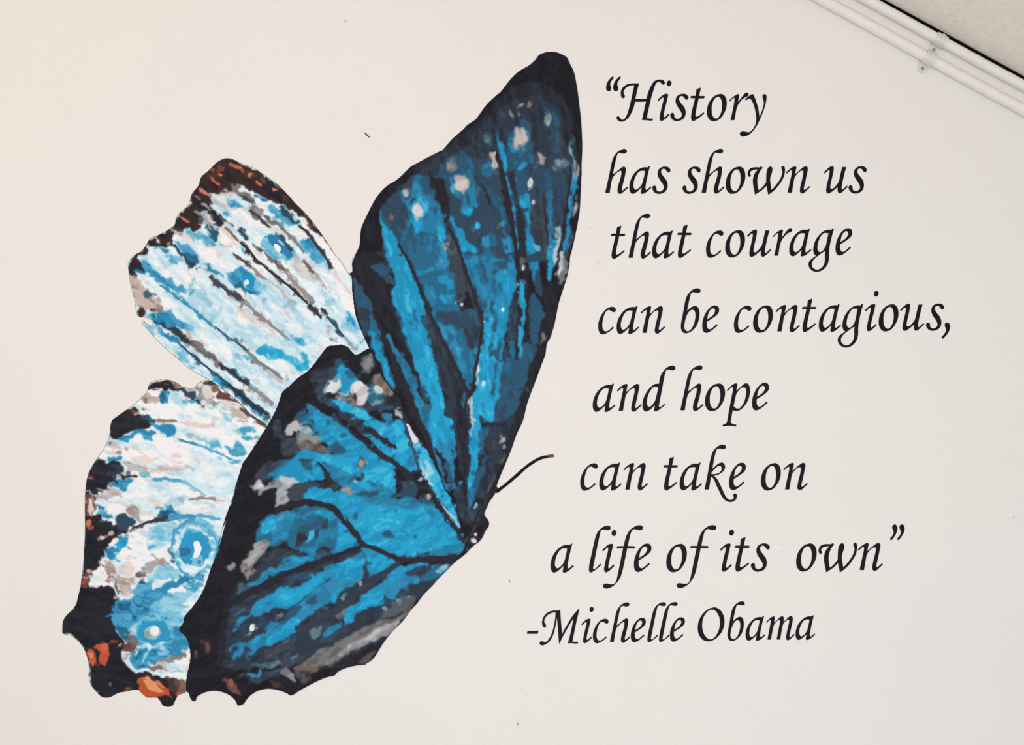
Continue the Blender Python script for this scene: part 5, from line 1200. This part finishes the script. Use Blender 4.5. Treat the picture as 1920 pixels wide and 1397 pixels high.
INK['hind_left'] = """
X:
228,232,238 p 130,800 200,720 400,700 520,820 450,950 380,1150 340,1300 150,1280 120,1000
L:
210,228,240 p 1100,780 1400,850 1560,920 1540,1100 1460,1250 1200,1180 1000,1060 800,1030 1040,960 1090,880
48,42,50 p 680,205 700,150 740,120 870,110 960,190 1010,200 1110,215 1150,270 1190,330 1100,290 1000,230 900,210 850,205 800,190
130,95,98 p 880,120 960,140 990,190 930,170
190,165,168 p 960,130 1110,190 1020,200
150,150,154 p 1120,200 1190,160 1280,180 1300,280 1330,330 1250,330 1180,290 1150,240
58,56,54 p 1180,130 1280,120 1310,160 1220,160
130,100,85 p 1300,160 1380,210 1330,240 1280,200
215,208,206 m 1190,190 1290,200 1280,280 1220,290
90,62,58 p 1330,270 1390,215 1460,260 1540,330 1480,330 1400,300
90,88,92 p 1270,320 1340,310 1320,340
215,195,190 p 1350,310 1450,310 1560,400 1640,470 1600,490 1500,440 1400,380
185,150,140 p 1520,480 1640,500 1600,510
50,60,85 p 1010,220 1110,220 1150,280 1190,330 1100,300
45,100,150 p 800,230 860,210 900,230 850,330 800,330 790,280
50,150,205 p 850,220 880,230 890,300 860,330
180,215,232 p 900,240 1000,280 1040,360 1000,400 960,340 900,300
90,170,210 p 1000,290 1060,300 1180,330 1100,350 1050,350
180,172,172 p 610,280 680,240 760,270 790,320 740,350 680,310
120,90,80 p 620,280 690,310 650,320
225,225,230 p 560,340 680,330 720,380 680,420 600,390
46,42,50 p 345,500 400,450 540,360 600,380 620,440 700,450 750,480 720,540 640,570 700,580 780,600 560,590 480,600 420,640 330,630
110,70,72 p 530,370 600,400 590,450 550,430
50,75,105 p 620,470 740,460 760,490 680,510
50,140,195 p 690,510 800,520 930,540 970,600 930,640 860,620 780,580
60,140,190 p 370,650 440,640 560,600 620,570 700,590 780,610 720,620 700,690 660,680 610,620 560,650 500,690 440,700 400,660
235,232,238 m 440,720 560,690 700,720 850,680 1000,700 1090,760 1080,880 1000,900 860,880 720,870 600,850 520,830 450,800
238,236,240 m 800,420 860,350 960,330 1000,380 940,450 860,470 790,470
238,232,236 m 1080,420 1180,360 1300,370 1360,440 1330,560 1200,560 1020,490
222,208,208 p 280,740 360,690 430,750 420,800 340,820 300,790
150,125,120 e 335,705,25,18
150,130,120 e 410,780,22,15
218,200,202 p 640,900 760,920 880,890 1050,920 1050,950 900,960 740,960
232,215,215 m 520,840 640,810 760,860 700,900 600,880
185,182,186 p 450,880 560,900 680,930 640,990 560,960 500,990 470,940
60,140,190 p 290,840 360,850 430,830 440,870 350,880 300,870
46,42,52 p 140,960 220,850 300,880 420,890 440,940 460,1000 600,1010 580,1030 440,1020 340,1060 290,1100 300,1160 200,1190 100,1170
50,62,88 p 320,920 430,920 460,1000 560,1000 420,1030 330,1040
120,180,205 p 600,990 660,960 700,990 640,1030
55,140,195 p 310,1100 380,1050 500,1030 570,1050 520,1090 460,1150 400,1110 320,1130
225,205,205 m 970,490 1180,520 1270,570 1160,560 1000,520
110,180,215 p 1250,680 1350,680 1370,750 1260,740
60,140,190 p 1420,710 1470,740 1600,790 1590,830 1440,790
70,155,205 p 1490,740 1530,690 1600,780 1540,770
70,150,195 p 1480,600 1560,560 1660,560 1650,580 1540,600
80,170,215 p 1560,650 1620,630 1680,650 1650,670
60,150,195 s 32 1450,850 1530,880
170,195,205 p 1040,620 1180,640 1240,690 1100,660
170,195,205 e 1100,940,40,20
150,200,212 p 1350,400 1440,450 1470,490 1430,500 1380,450
190,182,184 p 240,1190 330,1130 420,1150 440,1190 340,1200 260,1260
215,200,202 e 510,1220,40,25
180,210,222 p 800,1310 900,1220 1010,1200 1000,1260 880,1300
60,140,185 p 800,1330 900,1290 960,1350 1100,1370 1300,1390 1000,1397 780,1397
120,70,68 p 100,1190 150,1190 190,1230 170,1380 100,1397
225,195,192 o 150,1290,22,80
50,120,170 p 200,1290 260,1320 320,1370 240,1380
190,130,90 e 160,1005,22,20
M:
45,40,46 p 275,200 380,180 480,260 600,300 740,350 640,400 560,480 480,600 440,700 370,780 320,830 340,950 480,950 560,960 600,1060 600,1120 540,1260 580,1330 560,1397 40,1397 40,1320 80,1240 180,1150 220,1020 260,700 270,400
125,70,66 p 275,0 330,20 370,100 350,220 300,200
225,195,192 e 335,120,22,90,-8
195,115,95 o 310,285,30,38
225,185,180 o 460,438,28,22
190,160,160 o 548,390,38,25,-35
130,72,62 p 250,940 280,830 340,750 350,800 310,880 320,950
225,180,165 e 320,775,25,30
232,230,234 p 420,70 560,0 1160,0 1060,110 900,150 700,110 600,180 500,140
52,68,95 p 610,230 700,190 790,260 800,310 700,360 600,400 660,320 600,280
60,130,175 p 440,120 520,180 560,230 500,250 430,190
165,160,164 p 700,120 830,130 860,270 790,240 720,180
230,222,224 p 850,160 980,150 1010,200 940,260 870,270
50,100,140 p 1050,190 1150,160 1240,200 1180,250 1060,260
226,228,234 p 760,360 900,320 960,400 900,520 890,620 800,720 740,830 680,760 700,640 770,560
230,215,216 m 700,640 800,600 820,700 760,820 700,860 650,800
50,125,175 p 560,540 660,440 740,390 720,480 640,600 560,680 500,600
45,150,205 p 610,480 700,400 740,420 700,500 640,560
170,212,230 p 940,350 1130,280 1230,270 1180,400 1120,520 950,580
140,200,218 p 1010,330 1090,330 1120,400 1090,490 1020,480
90,165,195 e 980,440,22,35
90,170,195 e 980,535,35,22
150,205,226 p 940,850 1100,740 1200,740 1300,840 1150,880 1000,900
110,185,220 e 1440,530,270,285
205,230,240 e 1440,540,232,245
50,150,200 o 1425,550,170,195
50,115,160 m 1260,560 1380,540 1390,600 1280,640
120,190,222 m 1350,680 1440,600 1500,600 1520,700 1440,740 1350,720
60,140,190 o 1380,690,25,30
60,140,190 o 1475,690,25,30
240,240,244 m 1410,480 1440,455 1490,490 1500,580 1450,660 1400,660 1420,580
218,235,244 p 1270,720 1400,760 1550,710 1540,750 1420,800 1300,790
60,150,200 s 40 1180,500 1230,360 1340,260
80,165,208 s 42 1560,350 1630,430
50,90,130 e 1205,670,28,35
70,130,170 p 1150,560 1200,560 1210,640 1160,620
110,100,98 p 790,860 860,780 930,830 860,850
165,152,152 p 500,700 600,730 620,800 560,850 500,870
236,228,228 m 410,860 450,770 510,800 500,890 440,910
150,125,112 p 500,880 560,790 600,830 520,930
160,160,168 p 850,740 1000,680 1130,640 1130,700 960,800 900,820
155,145,148 e 1060,670,60,40
180,160,156 p 600,820 680,860 760,880 740,950 680,1000 640,900
100,100,98 p 580,880 640,940 620,1050 600,950
85,170,212 p 780,960 900,900 1000,900 960,1000 860,1050 780,1030
215,235,242 p 1010,870 1100,890 1120,950 1020,980
58,130,180 p 600,1120 760,1060 1000,1040 1120,1060 1040,1150 900,1200 840,1290 760,1397 580,1397 600,1280 540,1230
140,200,225 p 1000,1150 1180,1080 1300,1000 1450,960 1520,900 1420,1100 1330,1240 1280,1340 1260,1397 1100,1300 960,1260
55,130,180 s 62 1530,840 1360,870 1200,930 1000,1020 850,1080
80,165,205 p 1310,930 1450,890 1470,940 1380,1010 1310,980
215,232,242 p 1240,980 1360,1060 1420,1100 1330,1220 1260,1180
50,95,140 e 840,1155,30,22
50,95,140 e 865,1080,28,22
50,90,130 e 790,1265,20,22
60,90,110 e 870,910,40,20,-10
150,130,138 e 450,1220,45,18,-40
120,118,122 e 335,1355,16,18
200,185,185 p 650,990 740,950 760,1010 700,1060
N:
62,145,195 p 600,280 700,180 960,60 1150,30 1300,100 1350,300 1330,430 1420,560 1420,650 1240,740 1100,790 1000,820 870,870 820,740 880,640 780,560 680,480 640,400
140,200,226 p 1000,230 1040,180 1200,100 1300,40 1440,130 1340,360 1330,430 1250,400 1180,330 1100,310
42,38,44 p 95,450 100,370 200,240 285,0 380,20 500,60 600,60 640,200 600,300 640,400 660,480 730,560 740,640 720,740 760,820 860,900 1000,900 1130,960 1230,960 1330,970 1390,1000 1390,1100 1280,1190 1200,1260 1120,1200 1090,1165 920,1110 590,1160 510,1155 390,1020 375,850 270,580
215,232,242 p 1400,150 1480,60 1560,-20 1540,40 1440,180 1360,300 1320,260
48,90,135 p 690,200 790,180 790,240 700,250
48,85,125 e 900,205,30,22
48,85,125 e 845,315,20,22
95,175,215 p 700,300 820,280 800,330 720,330
45,100,150 p 650,400 760,420 800,500 760,560 690,500
120,190,220 e 1050,480,230,165
50,150,195 o 1050,480,190,132
140,190,205 o 1040,480,100,90
140,165,165 o 985,500,40,45
215,228,232 o 1062,465,62,62
242,240,240 o 1068,460,40,45
200,200,205 p 780,490 840,440 860,500 830,530
110,110,125 p 740,560 780,500 880,540 900,600 800,610
110,80,85 p 740,620 860,610 840,670 760,680
165,155,170 p 750,720 800,700 790,750 740,770
225,235,240 p 850,700 880,630 910,640 880,710
190,222,236 s 36 910,640 1100,610 1160,590
225,238,244 p 960,640 1010,610 1030,650 980,670
60,160,208 p 880,830 1000,720 1100,740 1060,790 960,830
55,110,155 s 36 860,760 930,670
60,110,155 p 1050,670 1110,650 1080,700
55,105,155 p 860,860 930,820 1000,840
170,215,235 p 940,740 980,670 1000,700 950,790
140,205,230 p 1110,690 1220,660 1200,720 1120,720
135,132,130 p 1050,790 1200,760 1380,690 1390,720 1280,770 1180,800 1060,810
200,190,190 p 1110,820 1200,820 1200,870 1110,850
120,110,108 p 1000,850 1100,830 1220,880 1160,890 1060,880
222,235,242 p 1200,830 1300,800 1390,830 1350,870 1220,870
228,225,228 p 1350,890 1390,780 1420,670 1440,780 1410,900 1390,970 1320,970
238,236,242 p 1170,900 1380,900 1380,960 1260,950
130,165,185 p 1240,890 1350,870 1330,900
150,200,225 p 1110,910 1170,900 1160,930
190,85,55 m 440,600 480,585 580,590 590,700 570,780 530,840 480,770 490,690 450,650
205,100,65 m 500,600 575,595 570,690 520,700
190,95,60 m 360,700 380,650 430,680 440,760 420,850 380,790
215,130,85 m 370,690 420,690 420,750 385,750
185,85,50 m 870,970 950,950 1050,980 1160,1060 1220,1110 1210,1140 1090,1150 980,1165 920,1110 890,1030
80,58,66 p 1230,970 1330,970 1360,1050 1300,1130 1230,1080
140,85,80 p 1340,970 1390,1000 1390,1100 1300,1130
190,95,60 e 1330,1120,30,16
205,130,85 e 780,1080,40,20
80,130,165 e 595,1022,14,16
225,150,105 m 930,970 1050,980 1120,1060 1180,1110 1100,1115 1000,1080 950,1010
L:
85,165,205 v 32-34 740,1035 860,1040 1000,1050
130,185,215 v 30-18 1000,1050 1100,1110 1225,1195
60,145,185 v 28-26 970,660 1050,690 1155,722
85,165,205 v 22-18 1155,720 1280,770 1420,830 1540,885
150,125,122 v 30-30 755,488 960,497
95,75,70 v 26-38 1545,375 1640,440 1800,548
148,134,137 v 24-34 1060,1230 1180,1220 1320,1232
205,195,198 v 28-22 1320,1238 1420,1245
M:
56,62,72 v 30-46 770,345 900,285 1030,250 1140,220
78,162,206 v 30-36 1185,560 1195,440 1240,350 1320,290 1410,262
88,168,210 v 34-30 1560,335 1630,420 1668,540 1640,660
78,160,205 v 24-40 1235,700 1300,800 1400,850 1500,840
70,150,195 v 44-40 1150,222 1300,205 1420,240
95,170,205 v 32-30 1430,210 1560,220 1690,250
"""
INK['body'] = """
G:
41,38,46 p 600,500 1150,500 1050,1397 600,1397
50,48,58 p 860,760 960,720 900,900 830,1040 780,1080
78,76,82 s 16 760,1180 850,1000 960,720 1020,600
95,98,102 p 700,1230 730,1200 750,1270 730,1340 700,1320
200,185,185 o 838,1155,22,25
225,205,205 m 795,1210 840,1215 855,1245 820,1262 800,1250
"""

GX0, GY0, GW, GH = 100, 85, 1012, 1256            # print raster: one ink cell per picture pixel
YY, XX = np.mgrid[0:GH, 0:GW]
XX = XX + GX0; YY = YY + GY0

def frame_pts(fr, toks):
    x0, y0, s = FR[fr]
    return [(x0 + float(t.split(',')[0]) / s, y0 + float(t.split(',')[1]) / s) for t in toks]

def outline(txt):
    pts = []
    for line in txt.strip().splitlines():
        fr, rest = line.split(':')
        pts += frame_pts(fr.strip(), rest.split())
    return catmull(pts, None, 4)

def inside(poly, x0, y0, x1, y1):
    """even-odd scan of a polygon over the pixel window"""
    xs = np.arange(x0, x1); ys = np.arange(y0, y1)
    m = np.zeros((len(ys), len(xs)), bool)
    px, py = poly[:, 0], poly[:, 1]
    qx, qy = np.roll(px, -1), np.roll(py, -1)
    for i, y in enumerate(ys):
        c = (py <= y) != (qy <= y)
        if not c.any(): continue
        xc = np.sort(px[c] + (y - py[c]) * (qx[c] - px[c]) / (qy[c] - py[c]))
        for a, b in zip(xc[0::2], xc[1::2]):
            lo = int(math.ceil(a)) - x0; hi = int(math.floor(b)) - x0
            if hi >= 0 and lo < len(xs): m[i, max(lo, 0):hi + 1] = True
    return m

def fill(img, poly, rgb):
    x0 = max(int(poly[:, 0].min()) - 1, GX0); x1 = min(int(poly[:, 0].max()) + 2, GX0 + GW)
    y0 = max(int(poly[:, 1].min()) - 1, GY0); y1 = min(int(poly[:, 1].max()) + 2, GY0 + GH)
    if x1 <= x0 or y1 <= y0: return
    m = inside(poly, x0, y0, x1, y1)
    img[y0 - GY0:y1 - GY0, x0 - GX0:x1 - GX0][m] = rgb

def ellipse(cx, cy, rx, ry, rot=0, n=28):
    a = np.linspace(0, 2 * math.pi, n, endpoint=False); r = math.radians(rot)
    x, y = rx * np.cos(a), ry * np.sin(a)
    return np.stack([cx + x * math.cos(r) - y * math.sin(r), cy + x * math.sin(r) + y * math.cos(r)], 1)

def stroke_sides(path, w0, w1, rough=0.0, seed=0):
    p = catmull(path, None, 6, closed=False)
    d = np.gradient(p, axis=0); d /= (np.linalg.norm(d, axis=1)[:, None] + 1e-9)
    nr = np.stack([-d[:, 1], d[:, 0]], 1)
    t = np.linspace(0, 1, len(p))
    w = (w0 + (w1 - w0) * t) / 2
    rs = np.random.RandomState(seed)
    def wob():
        k = rs.uniform(-1, 1, len(p)); k = (k + np.roll(k, 1) + np.roll(k, -1)) / 2.2
        return np.minimum(rough, w * 0.3) * k
    wl, wr = w + wob(), w + wob()
    end = np.minimum(1.0, np.minimum(np.arange(len(p)), np.arange(len(p))[::-1]) / 2.0 + 0.45)
    return p + nr * (wl * end)[:, None], p - nr * (wr * end)[:, None]

def vnoise(scale, seed, sy=None):
    rs = np.random.RandomState(seed)
    sy = sy or scale
    gw = int(GW / scale) + 3; gh = int(GH / sy) + 3
    g = rs.rand(gh, gw)
    u = (XX - GX0) / scale; v = (YY - GY0) / sy
    iu = u.astype(int); iv = v.astype(int)
    fu = u - iu; fv = v - iv
    fu = fu * fu * (3 - 2 * fu); fv = fv * fv * (3 - 2 * fv)
    return (g[iv, iu] * (1 - fu) + g[iv, iu + 1] * fu) * (1 - fv) + (g[iv + 1, iu] * (1 - fu) + g[iv + 1, iu + 1] * fu) * fv

# wavering contours of the printed colour patches
wx = (vnoise(11, 1) - .5) * 6.0 + (vnoise(4.5, 2) - .5) * 2.6
wy = (vnoise(11, 3) - .5) * 6.0 + (vnoise(4.5, 4) - .5) * 2.6
SX = np.clip(np.rint(XX - GX0 + wx).astype(int), 0, GW - 1)
SY = np.clip(np.rint(YY - GY0 + wy).astype(int), 0, GH - 1)
# the printer reduced the picture to a fixed set of inks
PALETTE = np.array([(33,32,38),(42,42,50),(37,37,45),(45,49,60),(50,59,74),(50,72,93),(46,86,114),(42,103,138),(40,124,164),(36,143,188),(40,160,207),(60,180,216),
 (95,170,205),(120,190,220),(150,205,226),(180,214,232),(205,228,240),(222,232,240),(239,238,242),
 (62,70,82),(85,92,100),(112,115,120),(140,142,148),(165,165,170),(190,188,192),(212,208,210),
 (75,55,52),(100,72,66),(130,100,90),(165,145,140),(195,178,172),(226,213,212),(120,62,50),(160,80,58),(190,90,58),(205,120,85),(225,155,115),
 (110,75,78),(58,44,46),(105,96,94),(128,118,115),(88,80,80),(68,62,64),(150,138,136),(178,164,160),(160,190,205),(225,240,247),(70,95,110),(95,120,132),(120,150,162),(150,180,188),(50,135,180),(75,155,195)], float)
def oriented(deg, lu, lv, seed):
    """smooth noise drawn out along one direction"""
    rs = np.random.RandomState(seed)
    a = math.radians(deg)
    u = (XX * math.cos(a) + YY * math.sin(a)) / lu; v = (-XX * math.sin(a) + YY * math.cos(a)) / lv
    u = u - u.min(); v = v - v.min()
    iu = u.astype(int); iv = v.astype(int)
    g = rs.rand(iv.max() + 2, iu.max() + 2)
    fu = u - iu; fv = v - iv
    fu = fu * fu * (3 - 2 * fu); fv = fv * fv * (3 - 2 * fv)
    return (g[iv, iu]*(1-fu) + g[iv, iu+1]*fu)*(1-fv) + (g[iv+1, iu]*(1-fu) + g[iv+1, iu+1]*fu)*fv
def blur(im, r):
    k = np.exp(-0.5 * (np.arange(-math.ceil(3 * r), math.ceil(3 * r) + 1) / r) ** 2); k /= k.sum()
    m = len(k) // 2
    for ax in (0, 1):
        pad = [(0, 0)] * 3; pad[ax] = (m, m)
        q = np.pad(im, pad, mode='edge'); n = im.shape[ax]
        im = sum(w * (q[t:t + n] if ax == 0 else q[:, t:t + n]) for t, w in enumerate(k))
    return im
GRAIN = {'fore_right': 74, 'hind_right': -28, 'fore_left': 40, 'hind_left': 12, 'body': 115}

ORDER = ['hind_left', 'fore_left', 'fore_right', 'hind_right', 'body']
NAME = {'hind_left': 'hindwing', 'fore_left': 'forewing', 'fore_right': 'forewing', 'hind_right': 'hindwing', 'body': 'body'}
PLABEL = {'hind_left': 'white and pale blue hindwing with dark ragged edge and orange marks',
          'fore_left': 'white and pale blue forewing with dark brown tip',
          'fore_right': 'tall deep blue forewing with black tip',
          'hind_right': 'deep blue hindwing with black scalloped edge',
          'body': 'black body of the butterfly'}
polys = {k: outline(OUT[k]) for k in ORDER}
owner = np.full((GH, GW), -1, int)
for i, k in enumerate(ORDER):
    owner[inside(polys[k], GX0, GY0, GX0 + GW, GY0 + GH)] = i

fly = empty('butterfly_decal', W(620, 1325))
tag(fly, 'large blue and white butterfly wall decal with half open wings beside the quote', 'wall decal')
F0 = fly.location.copy()
OR = (620, 1325)                                   # decal origin in picture pixels

def grid_print(k, i, img, h, parent):
    own = owner == i
    er = own.copy()
    ids = np.full((GH, GW), -1, int)
    ids[er] = np.arange(er.sum())
    a, b, c, d = ids[:-1, :-1], ids[:-1, 1:], ids[1:, 1:], ids[1:, :-1]
    ok = (a >= 0) & (b >= 0) & (c >= 0) & (d >= 0)
    quads = np.stack([a[ok], d[ok], c[ok], b[ok]], 1)
    used = np.zeros(er.sum(), bool); used[quads.ravel()] = True
    remap = np.cumsum(used) - 1
    quads = remap[quads]
    xs = XX[er][used]; ys = YY[er][used]
    co = np.empty((len(xs), 3)); co[:, 0] = (xs - OR[0]) * MM; co[:, 1] = -h; co[:, 2] = -(ys - OR[1]) * MM
    me = bpy.data.meshes.new('wing_print')
    nq = len(quads)
    me.vertices.add(len(co)); me.vertices.foreach_set('co', co.ravel())
    me.loops.add(nq * 4); me.loops.foreach_set('vertex_index', quads.ravel().astype(np.int32))
    me.polygons.add(nq)
    me.polygons.foreach_set('loop_start', np.arange(0, nq * 4, 4, dtype=np.int32))
    me.polygons.foreach_set('loop_total', np.full(nq, 4, dtype=np.int32))
    me.update(calc_edges=True)
    col = lin(img[er][used])
    rgba = np.ones((len(xs), 4)); rgba[:, :3] = col
    at = me.color_attributes.new('ink', 'FLOAT_COLOR', 'POINT')
    at.data.foreach_set('color', rgba.ravel())
    return link_mesh('colour_print', me, M_PRINT, parent)

KBASE = (36, 34, 41)
for i, k in enumerate(ORDER):
    h0 = 0.0003 * (i + 1)
    base = link_mesh(NAME[k], plate_mesh(NAME[k], [polys[k]], 0.0, h0, OR), M_EDGE, fly)
    base['label'] = PLABEL[k]
    img = np.empty((GH, GW, 3)); img[:] = KBASE
    pieces = []
    fr = 'X'
    for line in INK[k].strip().splitlines():
        line = line.strip()
        if not line: continue
        if line.endswith(':'): fr = line[:-1]; continue
        tk = line.split()
        rgb = tuple(float(v) for v in tk[0].split(','))
        kind = tk[1]; s = FR[fr][2]
        if kind in 'pm':
            pl = catmull(frame_pts(fr, tk[2:]), None, 5)
        elif kind in 'eo':
            v = [float(q) for q in tk[2].split(',')]
            c = frame_pts(fr, ['%f,%f' % (v[0], v[1])])[0]
            pl = ellipse(c[0], c[1], v[2] / s, v[3] / s, v[4] if len(v) > 4 else 0)
        else:
            ws = [float(q) / s for q in tk[2].split('-')]
            path = frame_pts(fr, tk[3:])
            l, r = stroke_sides(path, ws[0], ws[-1], 1.3 if kind == 'v' else 0.0, len(pieces) + 17 * i)
            pl = np.concatenate([l, r[::-1]])
        fill(img, pl, rgb)
        big = kind in 'mo' and abs(area2(pl)) / 2 > 650 and min(rgb) > 150
        if kind not in 'pes' and not big:
            pieces.append((kind, rgb, pl, (l, r) if kind == 'v' else None))
    soft = k in ('fore_left', 'hind_left')
    kw = 1.35 if soft else 1.0
    # small dabs of a neighbouring ink break up the patch borders
    rs = np.random.RandomState(900 + i)
    src = img.copy()
    ysel, xsel = np.nonzero(owner == i)
    nd = int(len(ysel) / (105 if soft else 190))
    for q in rs.randint(0, len(ysel), nd):
        y0, x0 = ysel[q], xsel[q]
        th = math.radians(GRAIN[k] + rs.uniform(-20, 20))
        off = rs.uniform(3, 10) * rs.choice([-1, 1]); side = rs.normal(0, 2.5)
        yy = int(np.clip(y0 + off * math.sin(th) + side * math.cos(th), 0, GH - 1)); xx = int(np.clip(x0 + off * math.cos(th) - side * math.sin(th), 0, GW - 1))
        if owner[yy, xx] != i: continue
        rgb = src[yy, xx] * (1 + rs.normal(0, 0.05)) * 0.75 + src[y0, x0] * 0.25
        a = rs.uniform(2.2, 7.5 if soft else 6.0); b = rs.uniform(1.3, 3.4)
        R = int(a) + 2
        ya, yb, xa, xb = max(y0 - R, 0), min(y0 + R + 1, GH), max(x0 - R, 0), min(x0 + R + 1, GW)
        gy, gx = np.mgrid[ya - y0:yb - y0, xa - x0:xb - x0]
        u = gx * math.cos(th) + gy * math.sin(th); v = -gx * math.sin(th) + gy * math.cos(th)
        img[ya:yb, xa:xb][(u / a) ** 2 + (v / b) ** 2 < 1] = rgb
    ax_ = np.clip(np.rint(XX - GX0 + wx * kw).astype(int), 0, GW - 1)
    ay_ = np.clip(np.rint(YY - GY0 + wy * kw).astype(int), 0, GH - 1)
    img = img[ay_, ax_]
    img = blur(img, 0.9 if soft else 1.1)
    g = GRAIN[k]
    n1 = oriented(g, 24, 8, 11 + i) - .5
    n2 = oriented(g, 10, 4.5, 31 + i) - .5
    n3 = oriented(g, 30, 10, 51 + i) - .5
    lum = img.mean(axis=2)
    amp = np.interp(lum, [30, 60, 110, 190, 240], [9, 22, 36, 40, 26])
    nz = (n1 * 0.9 + n2 * 0.6)
    img = img + (nz * amp)[..., None] * np.array([0.8, 1.0, 1.0])
    # pale inks drift towards ice blue, blue inks between cyan and deep blue
    pale = np.clip((lum - 165) / 50, 0, 1)
    img[..., 0] += (n3 * 60 + n2 * 16) * pale; img[..., 1] += (n3 * 20 + n2 * 5) * pale
    flat = img.reshape(-1, 3)
    sel = np.flatnonzero((owner == i).ravel())
    q = flat[sel]
    near = np.empty(len(q), int)
    for c0 in range(0, len(q), 60000):
        dd = ((q[c0:c0 + 60000, None, :] - PALETTE[None]) ** 2 * np.array([1.0, 1.2, 0.8])).sum(2)
        near[c0:c0 + 60000] = dd.argmin(1)
    img = img.copy().reshape(-1, 3); img[sel] = PALETTE[near]; img = img.reshape(GH, GW, 3)
    # soften by half a cell
    sm = img.copy()
    sm[1:-1, 1:-1] = (img[1:-1, 1:-1] * 4 + img[:-2, 1:-1] + img[2:, 1:-1] + img[1:-1, :-2] + img[1:-1, 2:]) / 8
    pr = grid_print(k, i, sm, h0 + 0.00005, base)
    for q, (kind, rgb, pl, sides) in enumerate(pieces):
        hh = h0 + 0.00008 + (0.00006 if kind == 'v' else 0.0) + q * 0.0000004
        if kind == 'v':
            l, r = sides
            mid = (l + r) / 2; cv = 0.62 if soft else 0.8; l = mid + (l - mid) * cv; r = mid + (r - mid) * cv
            n = len(l)
            vs = [((p[0] - OR[0]) * MM, -hh, -(p[1] - OR[1]) * MM) for p in np.concatenate([l, r])]
            fs = [(j, j + 1, n + j + 1, n + j) for j in range(n - 1)]
            me = simple_mesh('vein', vs, fs)
            if me.polygons[0].normal.y > 0: me.flip_normals()
            link_mesh('vein', me, ink_mat(rgb), base)
        else:
            c = pl.mean(axis=0)
            # the cut shapes waver like the printed ones
            rs = np.random.RandomState(q + 100 * i)
            n = len(pl); wv = rs.uniform(-1, 1, n); wv = (wv + np.roll(wv, 1) + np.roll(wv, 2)) / 3
            dirs = pl - c; ln = np.linalg.norm(dirs, axis=1)[:, None] + 1e-6
            pl2 = c + (pl - c) * 0.86 + dirs / ln * (wv[:, None] * np.minimum(1.2, ln * 0.12))
            link_mesh('wing_spot', plate_mesh('wing_spot', [pl2], 0, hh, OR, flat=True), ink_mat(rgb), base)

# antenna with its brown club
ap = frame_pts('G', '1080,655 1130,615 1200,562 1320,460 1450,345 1560,272 1640,240 1712,226'.split())
l, r = stroke_sides(ap, 6.2, 5.6, 0.25, 5)
ant = link_mesh('antenna', plate_mesh('antenna', [np.concatenate([l, r[::-1]])], 0, 0.0004, OR), M_ANT, fly)
tp = frame_pts('G', '1700,227 1735,222 1768,220'.split())
l, r = stroke_sides(tp, 5.6, 6.0, 0.0, 5)
link_mesh('club', plate_mesh('club', [np.concatenate([l, r[::-1]])], 0, 0.0005, OR), M_TIP, ant)
